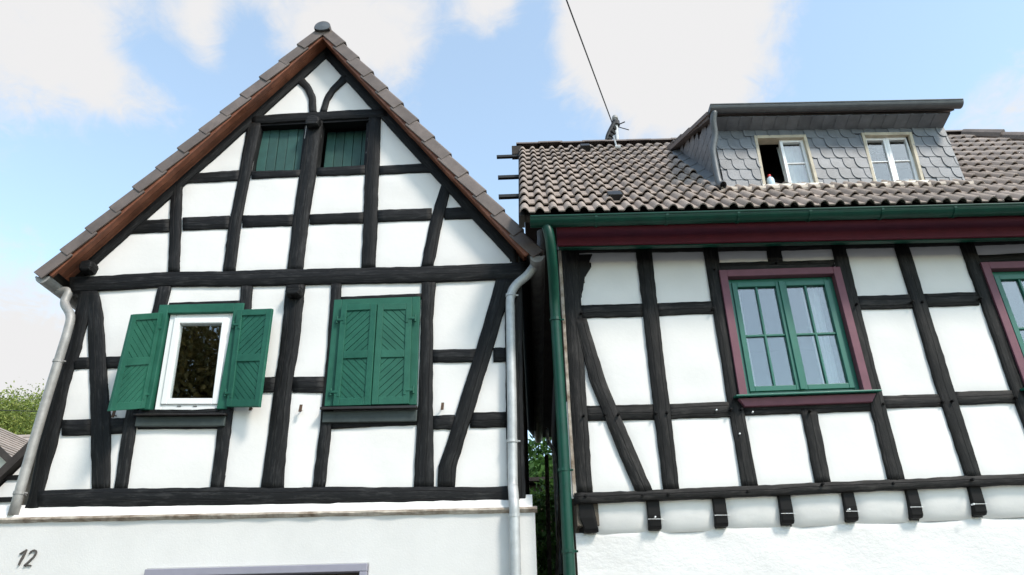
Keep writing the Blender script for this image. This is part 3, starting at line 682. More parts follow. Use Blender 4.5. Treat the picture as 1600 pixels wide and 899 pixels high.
# house number 12 in wrought iron
def stroke(parent, pts, w, y, d, material, name):
    pts = curve_pts([Vector((p[0], 0, p[1])) for p in pts], 6); A = Acc(); n = len(pts); L_, R_ = [], []
    for i, p in enumerate(pts):
        t = (pts[min(i + 1, n - 1)] - pts[max(i - 1, 0)]).normalized(); nn = Vector((-t.z, 0, t.x)) * (w / 2 * (.75 + .5 * math.sin(math.pi * i / (n - 1)))); L_.append(p + nn); R_.append(p - nn)
    for i in range(n - 1):
        A.eight([Vector((v.x, yy, v.z)) for yy in (y - d,) for v in (L_[i], R_[i], R_[i + 1], L_[i + 1])] + [Vector((v.x, y, v.z)) for v in (L_[i], R_[i], R_[i + 1], L_[i + 1])])
    return A.build(name, material, parent)
o1, o2 = on(27, 884, 6.38), on(39.5, 885, 6.38); hN = .128
def dig(o, P, s): return [(o.x + (a + .14 * b) * s, o.z + b * s) for a, b in P]
iron12 = mat('weathered_bronze', (.075, .062, .054), .6, .3, 40)
stroke(LH, dig(o1, [(-.12, .72), (.10, .86), (.26, 1.0)], hN), .011, 6.375, .010, iron12, 'numeral')
stroke(LH, dig(o1, [(.26, 1.02), (.22, .6), (.17, .3), (.15, 0)], hN), .015, 6.374, .011, iron12, 'numeral')
stroke(LH, dig(o2, [(-.02, .76), (.06, .94), (.26, 1.0), (.42, .86), (.40, .62), (.22, .34), (.0, .06), (.02, .02), (.2, .06), (.46, .02)], hN), .012, 6.375, .010, iron12, 'numeral')

# ================================================================== RIGHT HOUSE
DR = 6.3
RH = empty('half_timbered_house', (3.5, 9.4, 0), label='white half-timbered house with brown tiled roof, slate dormer and maroon-framed windows', category='house')
TR_ = M['timber_r']
H('sill_beam', [(897, 772, 788), (1020, 767, 783), (1240, 757.5, 773.5), (1400, 750.5, 766), (1600, 741, 757.5), (1900, 728, 745)], DR, .045, RH, TR_, amp=.006)
H('top_plate', [(874, 372, 397), (1100, 366, 395), (1310, 363, 391), (1600, 355, 383), (1900, 345, 374)], DR, .030, RH, TR_)
PX = [[(877.5, 904, 385), (889, 914.5, 600), (901, 926, 772)], [(992, 1016, 385), (1016, 1041, 600), (1036, 1060.5, 768)], [(1097, 1119, 385), (1131, 1153, 600), (1158, 1183, 763)],
      [(1296, 1317, 380), (1348, 1371, 600), (1387, 1412, 754)], [(1394, 1415, 380), (1459, 1485, 600), (1507, 1532, 749)], [(1496, 1517.5, 378), (1573.5, 1597, 600), (1624, 1649, 744)]]
for rows in PX: V('post', rows, DR, .040, RH, TR_, amp=.005)
# bays beyond the frame repeat the rhythm of the wall
for x in (5.72, 6.40, 7.05):
    timber('post', [((x - .08, DR, 5.40), (x + .08, DR, 5.40)), ((x - .08, DR, 2.95), (x + .08, DR, 2.95))], DR, .040, RH, TR_)
for z in (4.62, 3.64):
    for a, b in ((5.80, 6.32), (6.48, 6.97)): timber('rail', [((a, DR, z), (a, DR, z - .14)), ((b, DR, z), (b, DR, z - .14))], DR, .030, RH, TR_)
V('post', [(1196, 1219, 386), (1199.5, 1222, 411)], DR, .036, RH, TR_); V('post', [(1249, 1274, 640), (1262, 1286, 700), (1272, 1297, 758)], DR, .036, RH, TR_)
for cols in ([(904, 479, 499), (1004, 476, 496)], [(1023, 475.5, 495), (1116, 472.5, 492)], [(1336, 465, 486), (1424, 462, 483)], [(1440, 461, 481.5), (1528, 458, 478)],
             [(912, 635.5, 659), (1024, 633, 657)], [(1041, 632.6, 656), (1142, 629, 653)], [(1160, 628, 651), (1364, 620, 643)], [(1375, 620, 639.5), (1470, 617, 637)], [(1488, 614, 634), (1584, 611, 630.5)],
             [(1118, 412.7, 428), (1302, 408, 424)], [(1518, 400.5, 416), (1720, 393, 409)], [(1590, 611, 631), (1800, 603, 622)]):
    H('rail', cols, DR, .030, RH, TR_, amp=.004)
V('brace', [(896, 916, 500), (922, 947.5, 600), (942, 967, 648), (992.5, 1020, 770)], DR, .0445, RH, TR_, amp=.005)
# shaped knee at the head of the corner post
kp = [(903, 398), (925, 398), (921, 408), (923, 418), (914, 432), (911, 452), (906, 470), (900, 478)]
A = Acc(); A.prism([on(x, y, DR - .035) for x, y in kp], (0, .10, 0)); kn = A.build('knee_bracket', TR_, RH, bevel=.004)
TIMB[DR].append([(on(x, y, DR).x, on(x, y, DR).z) for x, y in kp])
RW = [pquad(DR, (1121.5, 426.7), (1309, 421.4), (1359, 614.5), (1153, 622))]
w0 = RW[0]; q2tl = on(1527, 414.5, DR); off = q2tl - w0.c[3]
RW.append(Quad(*[c + Vector((off.x, 0, off.z)) for c in w0.c]))
oR = [(on(886, 780, DR).x, on(886, 780, DR).z), (on(886, 385, DR).x, on(886, 385, DR).z), (7.05, 5.36), (7.05, 2.9)]
plaster_fields(DR, oR, [poly(w, .02) for w in RW], RH, M['plaster'], bulge=.007, base=.009)
def window_right(q):
    W, Hh = q.W, q.H; b = .075
    A = Acc(); q.box(A, 0, b, 0, Hh, -.10, .062); q.box(A, W - b, W, 0, Hh, -.10, .062); q.box(A, b, W - b, Hh - b, Hh, -.10, .061); fr = A.build('window_surround', M['maroon'], RH, bevel=.005)
    A = Acc(); q.ring(A, b, W - b, .01, Hh - b, .05, -.10, -.012); win = A.build('window', M['teal'], RH, bevel=.005)
    m_ = W / 2; 
    for s0, s1 in ((b + .045, m_ - .003), (m_ + .003, W - b - .045)):
        A = Acc(); t0, t1, sb = .055, Hh - b - .045, .050
        q.ring(A, s0, s1, t0, t1, sb, -.055, .006); sc_ = (s0 + s1) / 2; tm = t0 + (t1 - t0) * .495
        q.box(A, sc_ - .011, sc_ + .011, t0 + sb, t1 - sb, -.045, -.004); q.box(A, s0 + sb, s1 - sb, tm - .011, tm + .011, -.044, -.006)
        A.build('sash', M['teal'], win, bevel=.004)
        for a0, a1 in ((s0 + sb, sc_ - .011), (sc_ + .011, s1 - sb)):
            for c0, c1 in ((t0 + sb, tm - .011), (tm + .011, t1 - sb)):
                A = Acc(); q.box(A, a0 - .004, a1 + .004, c0 - .004, c1 + .004, -.030, -.024); A.build('pane', M['glass'], win)
    A = Acc(); q.box(A, m_ - .022, m_ + .022, .055, Hh - b - .045, .006, .022); A.build('meeting_bar', M['teal'], win, bevel=.004)
    A = Acc(); A.eight([q(-.05, -.028, .135), q(W + .05, -.028, .135), q(W + .05, -.004, -.06), q(-.05, -.004, -.06), q(-.05, -.012, .135), q(W + .05, -.012, .135), q(W + .05, .02, -.06), q(-.05, .02, -.06)]); sill = A.build('window_sill', M['teal'], RH, bevel=.004)
    A = Acc(); A.eight([q(.03, -.105, .07), q(W - .03, -.105, .07), q(W - .03, -.105, 0), q(.03, -.105, 0), q(-.02, -.03, .085), q(W + .02, -.03, .085), q(W + .02, -.03, 0), q(-.02, -.03, 0)]); A.build('sill_apron', M['maroon'], sill, bevel=.006)
for w in RW: window_right(w)
# pegs
for px, py in ((912, 650), (945, 648), (966, 648), (1024, 646), (1042, 645), (1141, 641), (1158, 640), (1380, 631), (1473, 628), (1487, 627), (1586, 622), (915, 775), (1004, 774), (1044, 773), (1168, 768), (1284, 757), (1395, 755), (1517, 750),
               (1424, 473), (1441, 472), (1530, 468), (908, 490), (1113, 484), (1116, 421), (1213, 411), (1302, 416), (1337, 477), (1265, 643)):
    c = on(px, py, DR - .04); d = random.uniform(.02, .055)
    A = Acc(); A.tube([c + Vector((0, .03, 0)), c + Vector((0, -d * .8, -.003)), c + Vector((0, -d, -.004))], [.012, .012, .008], 8); A.build('peg', TR_, RH)
for px, py in ((1119.5, 641), (1155.7, 678), (1176, 644), (1024, 808), (1327, 796), (1521, 788)):
    c = on(px, py, DR - .05); A = Acc(); A.tube([c + Vector((0, .03, 0)), c + Vector((0, -.012, 0))], .007, 8); A.build('cable_clip', M['white'], RH)
# jetty: joist ends and coved infill
JX = [(904, 926), (1010, 1030), (1113, 1133), (1215.5, 1235), (1315.5, 1334), (1415, 1433.5), (1513, 1532)]
jet = []
DW = DR + .10                                         # face of the lower wall
for i, (a, b) in enumerate(JX):
    yb = 787 - (a - 905) * .0437; xa, xb = on(a, yb, DR).x, on(b, yb, DR).x
    jet.append((xa, xb))
for k in range(4): jet.append((jet[6][0] + .64 * (k + 1), jet[6][1] + .64 * (k + 1)))
zt = lambda x: 2.80 + .016 * (x - .35)
for i, (xa, xb) in enumerate(jet):
    z1 = zt(xa) + .03; zb = z1 - .265
    A = Acc(); sk = .04 if i == 0 else .0
    A.prism([(xa, DR - .004, z1), (xa, DR + .0, z1 - .15), (xa + sk, DR + .015, zb + .02), (xa + sk, DR + .04, zb), (xa, DW + .1, zb), (xa, DW + .1, z1)], (xb - xa, 0, 0))
    A.build('joist_end', TR_, RH, bevel=.008)
def cove(x0, x1, x):
    vs = []; fs = []; n = 14; m_ = max(2, int((x1 - x0) / .05))
    for j in range(m_ + 1):
        xx = x0 + (x1 - x0) * j / m_; e = min(1, min(j, m_ - j) / 1.5); z1 = zt(xx) + .04
        for k in range(n + 1):
            t = k / n; a = t * math.pi / 2
            y = DR + .012 + (DW - DR - .014) * (1 - math.cos(a)) + (1 - e) * .02 + RNG.normal(0, .0008); z = z1 - .10 * t - .20 * math.sin(a); vs.append((xx, y, z))
    for j in range(m_):
        for k in range(n): fs.append((j * (n + 1) + k, j * (n + 1) + k + 1, (j + 1) * (n + 1) + k + 1, (j + 1) * (n + 1) + k))
    link('plaster_panel', mesh('plaster_panel', vs, fs, True), M['plaster'], RH)
for i in range(len(jet) - 1): cove(jet[i][1] - .006, jet[i + 1][0] + .006, 0)
# thin cable pinned along the joists
wp = []
for i, (xa, xb) in enumerate(jet[1:]):
    z = zt(xa) - .155 + .008 * math.sin(i * 1.7); wp += [(xa - .004, DR - .006, z), (xb + .004, DR - .006, z - .002), (xb + .03, DR + .06, z), ((xa + .31 + xb + .31) / 2, DR + .06, z - .004), (xa + .61, DR + .06, z)]
A = Acc(); A.tube(wp[:-2], .0022, 5); A.build('pinned_cable', M['white'], RH)
# lower wall, uneven by hand
nx, nz = 150, 56; vs = []; fs = []; xw0, xw1 = .345, 8.6
ph = RNG.uniform(0, 6.28, (14, 2)); fr_ = RNG.uniform(.8, 7, (14, 2))
for i in range(nx + 1):
    for k in range(nz + 1):
        x = xw0 + (xw1 - xw0) * i / nx; z = 2.62 * k / nz + .0
        b = sum(math.sin(fr_[j][0] * x + ph[j][0]) * math.sin(fr_[j][1] * z * 1.3 + ph[j][1]) for j in range(14)) * .0035
        z2 = min(z, zt(x) - .23); vs.append((x, DW - .004 + b + (0 if k < nz else .03), z2))
for i in range(nx):
    for k in range(nz): fs.append((i * (nz + 1) + k, (i + 1) * (nz + 1) + k, (i + 1) * (nz + 1) + k + 1, i * (nz + 1) + k + 1))
link('ground_floor_wall', mesh('ground_floor_wall', vs, fs, True), M['plaster_trowel'], RH)
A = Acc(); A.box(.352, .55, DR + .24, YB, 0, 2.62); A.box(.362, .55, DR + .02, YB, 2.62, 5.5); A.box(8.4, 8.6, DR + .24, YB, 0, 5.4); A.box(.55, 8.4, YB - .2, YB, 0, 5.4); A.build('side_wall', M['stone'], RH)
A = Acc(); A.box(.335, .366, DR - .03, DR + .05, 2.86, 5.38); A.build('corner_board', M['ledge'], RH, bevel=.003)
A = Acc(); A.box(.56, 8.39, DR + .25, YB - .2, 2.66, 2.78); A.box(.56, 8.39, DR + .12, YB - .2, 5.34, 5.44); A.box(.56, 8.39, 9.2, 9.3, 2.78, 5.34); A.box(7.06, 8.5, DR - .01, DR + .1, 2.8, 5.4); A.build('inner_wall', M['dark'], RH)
# eaves: maroon fascia, green trim, green gutter and downpipe
YE = 5.78; E0 = on(815, 337, YE); E1 = on(1600, 318, YE); xd = (E1 - E0).normalized(); XEND = 8.9
RA = R(48); sd = Vector((0, math.cos(RA), math.sin(RA))); rn = xd.cross(sd).normalized()
def rr(u, s, n=0.0): return E0 + xd * u + sd * s + rn * n
FY = DR - .33
f0, f1 = on(871, 383.5, FY), on(1600, 368.5, FY); sl_ = (f1.z - f0.z) / (f1.x - f0.x)
def fz(x): return f0.z + sl_ * (x - f0.x)
xa, xb = f0.x, XEND
A = Acc(); A.eight([(xa, FY, fz(xa)), (xb, FY, fz(xb)), (xb, FY + .03, fz(xb)), (xa, FY + .03, fz(xa)), (xa, FY, fz(xa) + .24), (xb, FY, fz(xb) + .24), (xb, FY + .03, fz(xb) + .24), (xa, FY + .03, fz(xa) + .24)]); A.build('fascia_board', M['fascia'], RH, bevel=.004)
g0 = on(874, 391, FY + .10); dz = g0.z - fz(g0.x)
A = Acc(); A.eight([(xa + .01, FY + .032, fz(xa) - .012), (xb, FY + .032, fz(xb) - .012), (xb, FY + .12, fz(xb) + .01), (xa + .01, FY + .12, fz(xa) + .01), (xa + .01, FY + .032, fz(xa) + .02), (xb, FY + .032, fz(xb) + .02), (xb, FY + .12, fz(xb) + .04), (xa + .01, FY + .12, fz(xa) + .04)]); A.build('eaves_trim', M['pipe_green'], RH, bevel=.004)
A = Acc(); A.eight([(xa + .01, FY + .12, fz(xa) + .012), (xb, FY + .12, fz(xb) + .012), (xb, DR + .05, fz(xb) + .19), (xa + .01, DR + .05, fz(xa) + .19), (xa + .01, FY + .12, fz(xa) + .042), (xb, FY + .12, fz(xb) + .042), (xb, DR + .05, fz(xb) + .25), (xa + .01, DR + .05, fz(xa) + .25)]); A.build('eaves_soffit', M['roof_dark'], RH)
gy = YE - .02; ga, gb = on(829, 345, gy), on(1600, 325, gy); gd = (gb - ga) / (gb.x - ga.x); gb = ga + gd * (XEND - ga.x)
gut = gutter('gutter', ga, gb, .072, M['pipe_green'], RH, (0, -1, 0), 12, .012)
for k in range(12):
    p = ga + gd * (.62 + .68 * k); A = Acc(); rs = [p + Vector((0, -math.cos(math.pi * j / 10) * .079, -math.sin(math.pi * j / 10) * .079)) for j in range(11)]
    for j in range(10): A.eight([rs[j], rs[j] + Vector((.025, 0, 0)), rs[j + 1] + Vector((.025, 0, 0)), rs[j + 1], rs[j] + Vector((0, 0, -.003)), rs[j] + Vector((.025, 0, -.003)), rs[j + 1] + Vector((.025, 0, -.003)), rs[j + 1] + Vector((0, 0, -.003))])
    A.build('gutter_bracket', M['pipe_green'], gut)
gp = [on(853, 349, 5.78), on(859, 372, 5.79), on(863, 410, 5.90), on(865.5, 450, 6.05), on(867.5, 490, 6.14), on(873, 580, 6.16), on(880, 700, 6.16), on(890, 899, 6.16), Vector((on(890, 899, 6.16).x, 6.16, .05))]
dp = pipe('downpipe', gp, .050, M['pipe_green'], RH)
collar([(on(868, 500, 6.145), (0, 0, 1)), (on(881, 735, 6.16), (0, 0, 1)), (on(888, 862, 6.16), (0, 0, 1))], .056, M['pipe_green'], dp, 6.3)
# --- the tiled roof: double-roll tiles in courses
TW, TE = .29, .338; NROW = 12; U0 = -.02
HIPU, HIPS = 6.62, 4.06                              # end of the ridge; the hip falls to the right from here
def hip_u(s): return HIPU + (HIPS - s) * .80
prof = []
for k in range(17):
    x = k / 16; h = (x * 2) % 1.0; hump = math.sin(math.pi * (h - .0) / .62) if h < .62 else 0.0
    prof.append((x * (TW + .012), .046 * max(0, hump) ** .8))
prof[-1] = (TW + .012, 0.0)
tv = []; tf = []; LT = TE + .07
for (s, n0, th) in ((LT, .002, .012), (.012, .046, .013), (0, .043, .013)):
    for x, h in prof: tv.append((x, s, n0 + h))
    for x, h in prof: tv.append((x, s, n0 + h - th))
k = len(prof)
for j in range(2):
    a, b = j * 2 * k, (j + 1) * 2 * k
    for i in range(k - 1): tf += [(a + i, a + i + 1, b + i + 1, b + i)]
    tf += [(a, b, b + k, a + k), (a + k - 1, a + 2 * k - 1, b + 2 * k - 1, b + k - 1)]
a = 4 * k
for i in range(k - 1): tf += [(a + i, a + i + 1, a + k + i + 1, a + k + i), (k + i, a + k + i, a + k + i + 1, k + i + 1)]
tile_me = mesh('roof_tile', tv, tf, False); fix(tile_me); tile_me.materials.append(M['tile'])
for p in tile_me.polygons: p.use_smooth = True
try: tile_me.set_sharp_from_angle(angle=R(38))
except Exception: pass
roof_r = Acc().eight([rr(0.02, .03, -.10), rr(9.0, .03, -.10), rr(9.0, 4.1, -.10), rr(.02, 4.1, -.10), rr(0.02, .03, -.01), rr(9.0, .03, -.01), rr(9.0, 4.1, -.01), rr(.02, 4.1, -.01)])
roof_r = None
# roof deck clipped by the hip
deck = [(.03, .04), (hip_u(.04), .04), (hip_u(HIPS), HIPS), (.03, HIPS)]
A = Acc(); A.prism([rr(u, s, -.012) for u, s in deck], rn * -.07)
rbk = [rr(.03, HIPS, -.012), rr(hip_u(HIPS), HIPS, -.012)]
ridge_y = rbk[0].y
A.add([rbk[0], rbk[1], (rbk[1].x + 2.6, YB + .3, 5.4), (rbk[0].x, YB + .3, 5.45)], [(0, 1, 2, 3)])
A.add([rbk[1], rr(hip_u(.04), .04, -.012), (rbk[1].x + 2.6, YB + .3, 5.4)], [(0, 1, 2)])
RROOF = A.build('roof', M['roof_dark'], RH)
DX0, DX1 = 2.16, 4.80                                 # dormer footprint in u
ntile = 0
for r_ in range(NROW):
    s0 = r_ * TE - .02
    c = 0
    while True:
        u = U0 + c * TW; c += 1
        if u + TW > hip_u(s0 + TE * .5) + .12 or u > 7.5: break
        if u > DX0 + .06 - .0 and u + TW < DX1 + .02 and s0 > .95: continue
        jn, ju, js, jr = random.gauss(0, .0022), random.gauss(0, .002), random.gauss(0, .004), random.gauss(0, .005)
        xx = (xd * math.cos(jr) + sd * math.sin(jr)).normalized(); ss = rn.cross(xx).normalized()
        mt = Matrix((xx, ss, rn)).transposed().to_4x4(); mt.translation = rr(u + ju, s0 + js, jn)
        link('roof_tile', tile_me, None, RROOF, mt); ntile += 1
print('tiles', ntile)
# ridge capping, hip capping, left verge board and batten ends
for k in range(20):
    u0, u1 = -.06 + k * .335, -.06 + (k + 1) * .335 + .03
    if u0 > HIPU: break
    A = Acc(); lift = .01 * (k % 2) + random.uniform(0, .008)
    vs = []; n = 8
    for u in (u0, u1):
        for j in range(n + 1): a = math.pi * j / n; vs.append(rr(u, HIPS, 0) + Vector((0, .02 - math.cos(a) * .12, .035 + lift + math.sin(a) * .075)))
    fs = [(j, j + 1, n + 1 + j + 1, n + 1 + j) for j in range(n)] + [tuple(range(n + 1)), tuple(range(2 * n + 1, n, -1))]
    part('ridge_tile', vs, fs, M['verge'], RROOF)
for k in range(12):
    s1 = HIPS - k * .36; s0 = s1 - .40; pa, pb = rr(hip_u(s1), s1, .05), rr(hip_u(s0), s0, .075)
    if s0 < 0: break
    A = Acc(); A.tube([pa, pb], [.085, .10], 10); A.build('hip_tile', M['verge'], RROOF)
A = Acc(); A.eight([rr(-.03, 0.02, -.13), rr(.03, 0.02, -.13), rr(.03, HIPS, -.13), rr(-.03, HIPS, -.13), rr(-.03, 0.02, -.006), rr(.03, 0.02, -.006), rr(.03, HIPS, -.006), rr(-.03, HIPS, -.006)]); A.build('verge_board', M['roof_dark'], RROOF)
A = Acc(); e = rr(-.10, HIPS - .02, -.02); A.box(e.x - .03, e.x + .12, e.y - .08, e.y + .06, e.z - .11, e.z + .05); A.build('ridge_beam_end', M['roof_dark'], RROOF, bevel=.006)
for (pxa, pya, s) in ((776, 244, 3.88), (778, 276, 2.40), (779, 306, 1.05)):
    y = rr(0, s).y + .05; pa, pb = on(pxa, pya, y), on(812, pya + 1, y); A = Acc(); A.box(pa.x, .06, y, y + .05, pa.z - .02, pa.z + .018); A.build('batten_end', M['iron'], RROOF)
for px, py, w_ in ((915, 239, .16), (962, 320, .17)):
    r = ray(px, py); t = (E0 - Vector(EYE)).dot(rn) / Vector(r).dot(rn); p = Vector(EYE) + Vector(r) * t + rn * .055
    A = Acc(); A.prism([p - xd * w_ / 2 - rn * .04, p + xd * w_ / 2 - rn * .04, p + xd * w_ * .42 + rn * .055, p - xd * w_ * .42 + rn * .055], sd * .16); A.build('vent_tile', M['iron'], RROOF, bevel=.008)
# --- slate dormer
YD = 6.34; du0 = on(1133, 300, YD); du1 = on(1503, 296, YD); dt0 = on(1113, 205, YD); dt1 = on(1477, 200, YD)
dxl, dxr = (du0.x + dt0.x) / 2, (du1.x + dt1.x) / 2; zb0, zb1 = du0.z, du1.z; zt0, zt1 = dt0.z, dt1.z
DQ = Quad((dxl, YD, zb0), (dxr, YD, zb1), (dxr, YD, zt1), (dxl, YD, zt0))
dw1 = pquad(YD, (1177, 214.5), (1258, 213), (1280, 294), (1192, 297)); dw2 = pquad(YD, (1344, 210), (1422.6, 209), (1444.5, 290), (1365, 294))
ho = []
A = Acc(); B0 = .03
def loc(qd): 
    s0 = ((qd.c[0].x + qd.c[3].x) / 2 - dxl); s1 = ((qd.c[1].x + qd.c[2].x) / 2 - dxl); t0 = (qd.c[0].z - zb0 + (zb0 - zb1) * s0 / DQ.W); t1 = (qd.c[3].z - zb0 + (zb0 - zb1) * s0 / DQ.W); return s0, s1, t0, t1
wl1, wl2 = loc(dw1), loc(dw2)
for s0, s1, t0, t1 in ((0, wl1[0] + .03, 0, DQ.H + .1), (wl1[1] - .03, wl2[0] + .03, 0, DQ.H + .1), (wl2[1] - .03, DQ.W, 0, DQ.H + .1), (wl1[0] + .03, wl1[1] - .03, wl1[3] - .03, DQ.H + .1), (wl2[0] + .03, wl2[1] - .03, wl2[3] - .03, DQ.H + .1),
                       (wl1[0] + .03, wl1[1] - .03, 0, max(.01, wl1[2] + .02)), (wl2[0] + .03, wl2[1] - .03, 0, max(.01, wl2[2] + .02))):
    DQ.box(A, s0, s1, t0, t1, -.10, -.012)
zg0, zg1 = zt0 + .12, zt1 + .12                       # dormer eaves height
def roof_s_at(y): return (y - E0.y) / sd.y
yback = 8.15; zback = rr(2.1, roof_s_at(yback)).z
for x0, x1, zt_, zg_ in ((dxl, dxl + .08, zt0, zg0), (dxr - .08, dxr, zt1, zg1)):
    zr0 = rr(x0 - E0.x, roof_s_at(YD)).z - .1
    A.prism([(x0, YD + .1, zr0), (x0, yback, zback - .08), (x0, yback, zback + .02), (x0, YD + .1, zg_)], (x1 - x0, 0, 0))
DORM = A.build('dormer', M['roof_dark'], RH)
A = Acc(); A.box(dxl + .1, dxr - .1, YD + .12, YD + 1.5, zb1 - .05, zb1 - .02); A.box(dxl + .1, dxr - .1, YD + 1.5, YD + 1.55, zb1 - .05, zt0 + .2); A.build('room_shell', M['dark'], DORM)
# slates: bottom-left corner cut round, lapped to the right and downwards; cut to fit at windows and corners
SW, SH_ = .134, .143
def slate_outline(w, h):
    ow, oh, r_ = w * 1.22, h * 1.3, w * .40
    return [(ow, 0), (ow, oh), (0, oh)] + [(r_ - r_ * math.cos(math.pi * .5 * k / 5), r_ * 1.5 * (1 - math.sin(math.pi * .5 * k / 5))) for k in range(6)]
def clip_axis(P, ax, c, less):
    out = []
    for i in range(len(P)):
        p, r_ = P[i], P[(i + 1) % len(P)]; fp, fr = p[ax] - c, r_[ax] - c
        if less: fp, fr = -fp, -fr
        if fp >= 0: out.append(p)
        if (fp >= 0) != (fr >= 0): t = fp / (fp - fr); out.append((p[0] + (r_[0] - p[0]) * t, p[1] + (r_[1] - p[1]) * t))
    return out
def slate_mesh(w, h, pts=None, tilt=1.0):
    ow, oh = w * 1.22, h * 1.3; pts = pts or slate_outline(w, h); th = .005; n = len(pts)
    def lift(x, y): return tilt * (.009 * (1 - y / oh) + .006 * (1 - x / ow))
    vs = [(x, y, lift(x, y) + th) for x, y in pts] + [(x, y, lift(x, y)) for x, y in pts]
    fs = [tuple(range(n)), tuple(range(2 * n - 1, n - 1, -1))] + [(i, (i + 1) % n, n + (i + 1) % n, n + i) for i in range(n)]
    me = mesh('slate', vs, fs); fix(me); me.materials.append(M['slate']); return me
sme = slate_mesh(SW, SH_); cheek_me = slate_mesh(SW, SH_, None, .45)
dux = Vector((dxr - dxl, 0, zb1 - zb0)).normalized(); duz = Vector((0, 0, 1)); dun = Vector((0, -1, 0))
nrow = int(round(DQ.H / SH_)); SH_ = DQ.H / nrow
for r_ in range(nrow):
    for c_ in range(-1, int(DQ.W / SW) + 2):
        s, t = c_ * SW + (r_ % 2) * SW * .45, r_ * SH_
        P = [(x + s, y + t) for x, y in slate_outline(SW, SH_)]; P0 = len(P)
        if s < 0: P = clip_axis(P, 0, 0.0, False)
        if P and s + SW * 1.22 > DQ.W: P = clip_axis(P, 0, DQ.W + .012, True)
        for s0, s1, t0, t1 in (wl1, wl2):
            if not P: break
            xa_, xb_, ya_, yb_ = min(p[0] for p in P), max(p[0] for p in P), min(p[1] for p in P), max(p[1] for p in P)
            if xb_ <= s0 or xa_ >= s1 or yb_ <= t0 or ya_ >= t1: continue
            out_ = {'l': s0 - xa_, 'r': xb_ - s1, 'b': (t0 - ya_), 't': (yb_ - t1)}; k_ = max(out_, key=out_.get)
            if out_[k_] < .004: P = []; break
            P = clip_axis(P, 0, s0 + .01, True) if k_ == 'l' else clip_axis(P, 0, s1 - .01, False) if k_ == 'r' else clip_axis(P, 1, t0, True) if k_ == 'b' else clip_axis(P, 1, t1 - .01, False)
        if len(P) < 3 or max(p[0] for p in P) - min(p[0] for p in P) < .012: continue
        whole = len(P) == P0 and abs(P[0][0] - s - SW * 1.22) < 1e-6 and min(p[0] for p in P) >= s - 1e-6 and abs(max(p[0] for p in P) - s - SW * 1.22) < 1e-6
        me_ = sme if whole else slate_mesh(SW, SH_, [(x - s, y - t) for x, y in P])
        mt = Matrix((dux, duz, dun)).transposed().to_4x4(); mt.translation = Vector((dxl, YD - .012, zb0)) + dux * (s + random.gauss(0, .0015)) + duz * (t + random.gauss(0, .0012)) + dun * random.gauss(0, .001)
        link('slate', me_, None, DORM, mt)
# flared slate skirt under the dormer eaves
FL = .20; EZ = on(1108, 169.5, YD - .26).z - .07 - zt0; fy = Vector((0, -FL, EZ)).normalized(); fn = dux.cross(fy).normalized()
if fn.y > 0: fn = -fn
sk_me = slate_mesh(SW, .155)
A = Acc(); z_ = DQ.H - .0
p0, p1 = Vector((dxl - .0, YD - .018, zt0)), Vector((dxr + .0, YD - .018, zt1)); v_ = Vector((0, -FL, EZ))
A.eight([p0, p1, p1 + Vector((0, .12, 0)), p0 + Vector((0, .12, 0)), p0 + v_, p1 + v_, p1 + v_ + Vector((0, .12, .06)), p0 + v_ + Vector((0, .12, .06))]); A.build('eaves_core', M['roof_dark'], DORM)
nsk = int((dxr - dxl) / SW); stp = (dxr - dxl - .026) / nsk
for c_ in range(nsk):
    mt = Matrix((dux, fy, fn)).transposed().to_4x4(); mt.translation = p0 + dux * (c_ * stp) + fn * .004 - fy * .012; link('slate', sk_me, None, DORM, mt)
# cheek slates
cheek_o = Vector((dxl - .004, YD + 1.75, 0)); cux = Vector((0, -1, 0)); cun = Vector((-1, 0, 0))
for r_ in range(13):
    for c_ in range(15):
        yy = YD + .02 + c_ * SW + (r_ % 2) * .05; zc = zb0 + r_ * SH_ - .02
        zroof = rr(dxl - E0.x, roof_s_at(yy)).z; ztop = zg0 + (zback - zg0) * (yy - YD) / (yback - YD)
        if zc + SH_ < zroof + .02 or zc + SH_ > ztop + .03: continue
        mt = Matrix((cux, duz, cun)).transposed().to_4x4(); mt.translation = Vector((dxl - .004, yy + SW, zc)); link('slate', cheek_me, None, DORM, mt)
# dormer roof, verge tiles at its left, gutter, pipe
A = Acc(); xl, xr = dxl - .10, dxr + .05; y0 = YD - .22; zl, zr_ = on(1108, 169.5, YD - .26).z - .062, on(1500, 161.5, YD - .26).z - .062
A.eight([(xl, y0, zl), (xr, y0, zr_), (xr, yback + .25, zback + .06), (xl, yback + .25, zback + .10), (xl, y0, zl + .05), (xr, y0, zr_ + .05), (xr, yback + .25, zback + .12), (xl, yback + .25, zback + .16)]); A.build('dormer_roof', M['verge'], DORM)
NV = 5
for k in range(NV):
    a, b = k / NV, (k + 1) / NV + .03; pa = Vector((xl, y0 + .03, zl)).lerp(Vector((xl, yback, zback + .05)), a); pb = Vector((xl, y0 + .03, zl)).lerp(Vector((xl, yback, zback + .05)), b)
    A = Acc(); A.eight([pa + Vector((.02, 0, -.03)), pa + Vector((.16, 0, -.03)), pb + Vector((.16, 0, -.042)), pb + Vector((.02, 0, -.042)), pa + Vector((.02, 0, .07)), pa + Vector((.16, 0, .07)), pb + Vector((.16, 0, .045)), pb + Vector((.02, 0, .045))]); A.build('verge_tile', M['verge_dark'], DORM, bevel=.006)
gg0, gg1 = on(1108, 169.5, YD - .26), on(1500, 161.5, YD - .26)
dg = gutter('dormer_gutter', gg0, gg1, .062, M['zinc_blue'], DORM, (0, -1, 0), 10, .009)
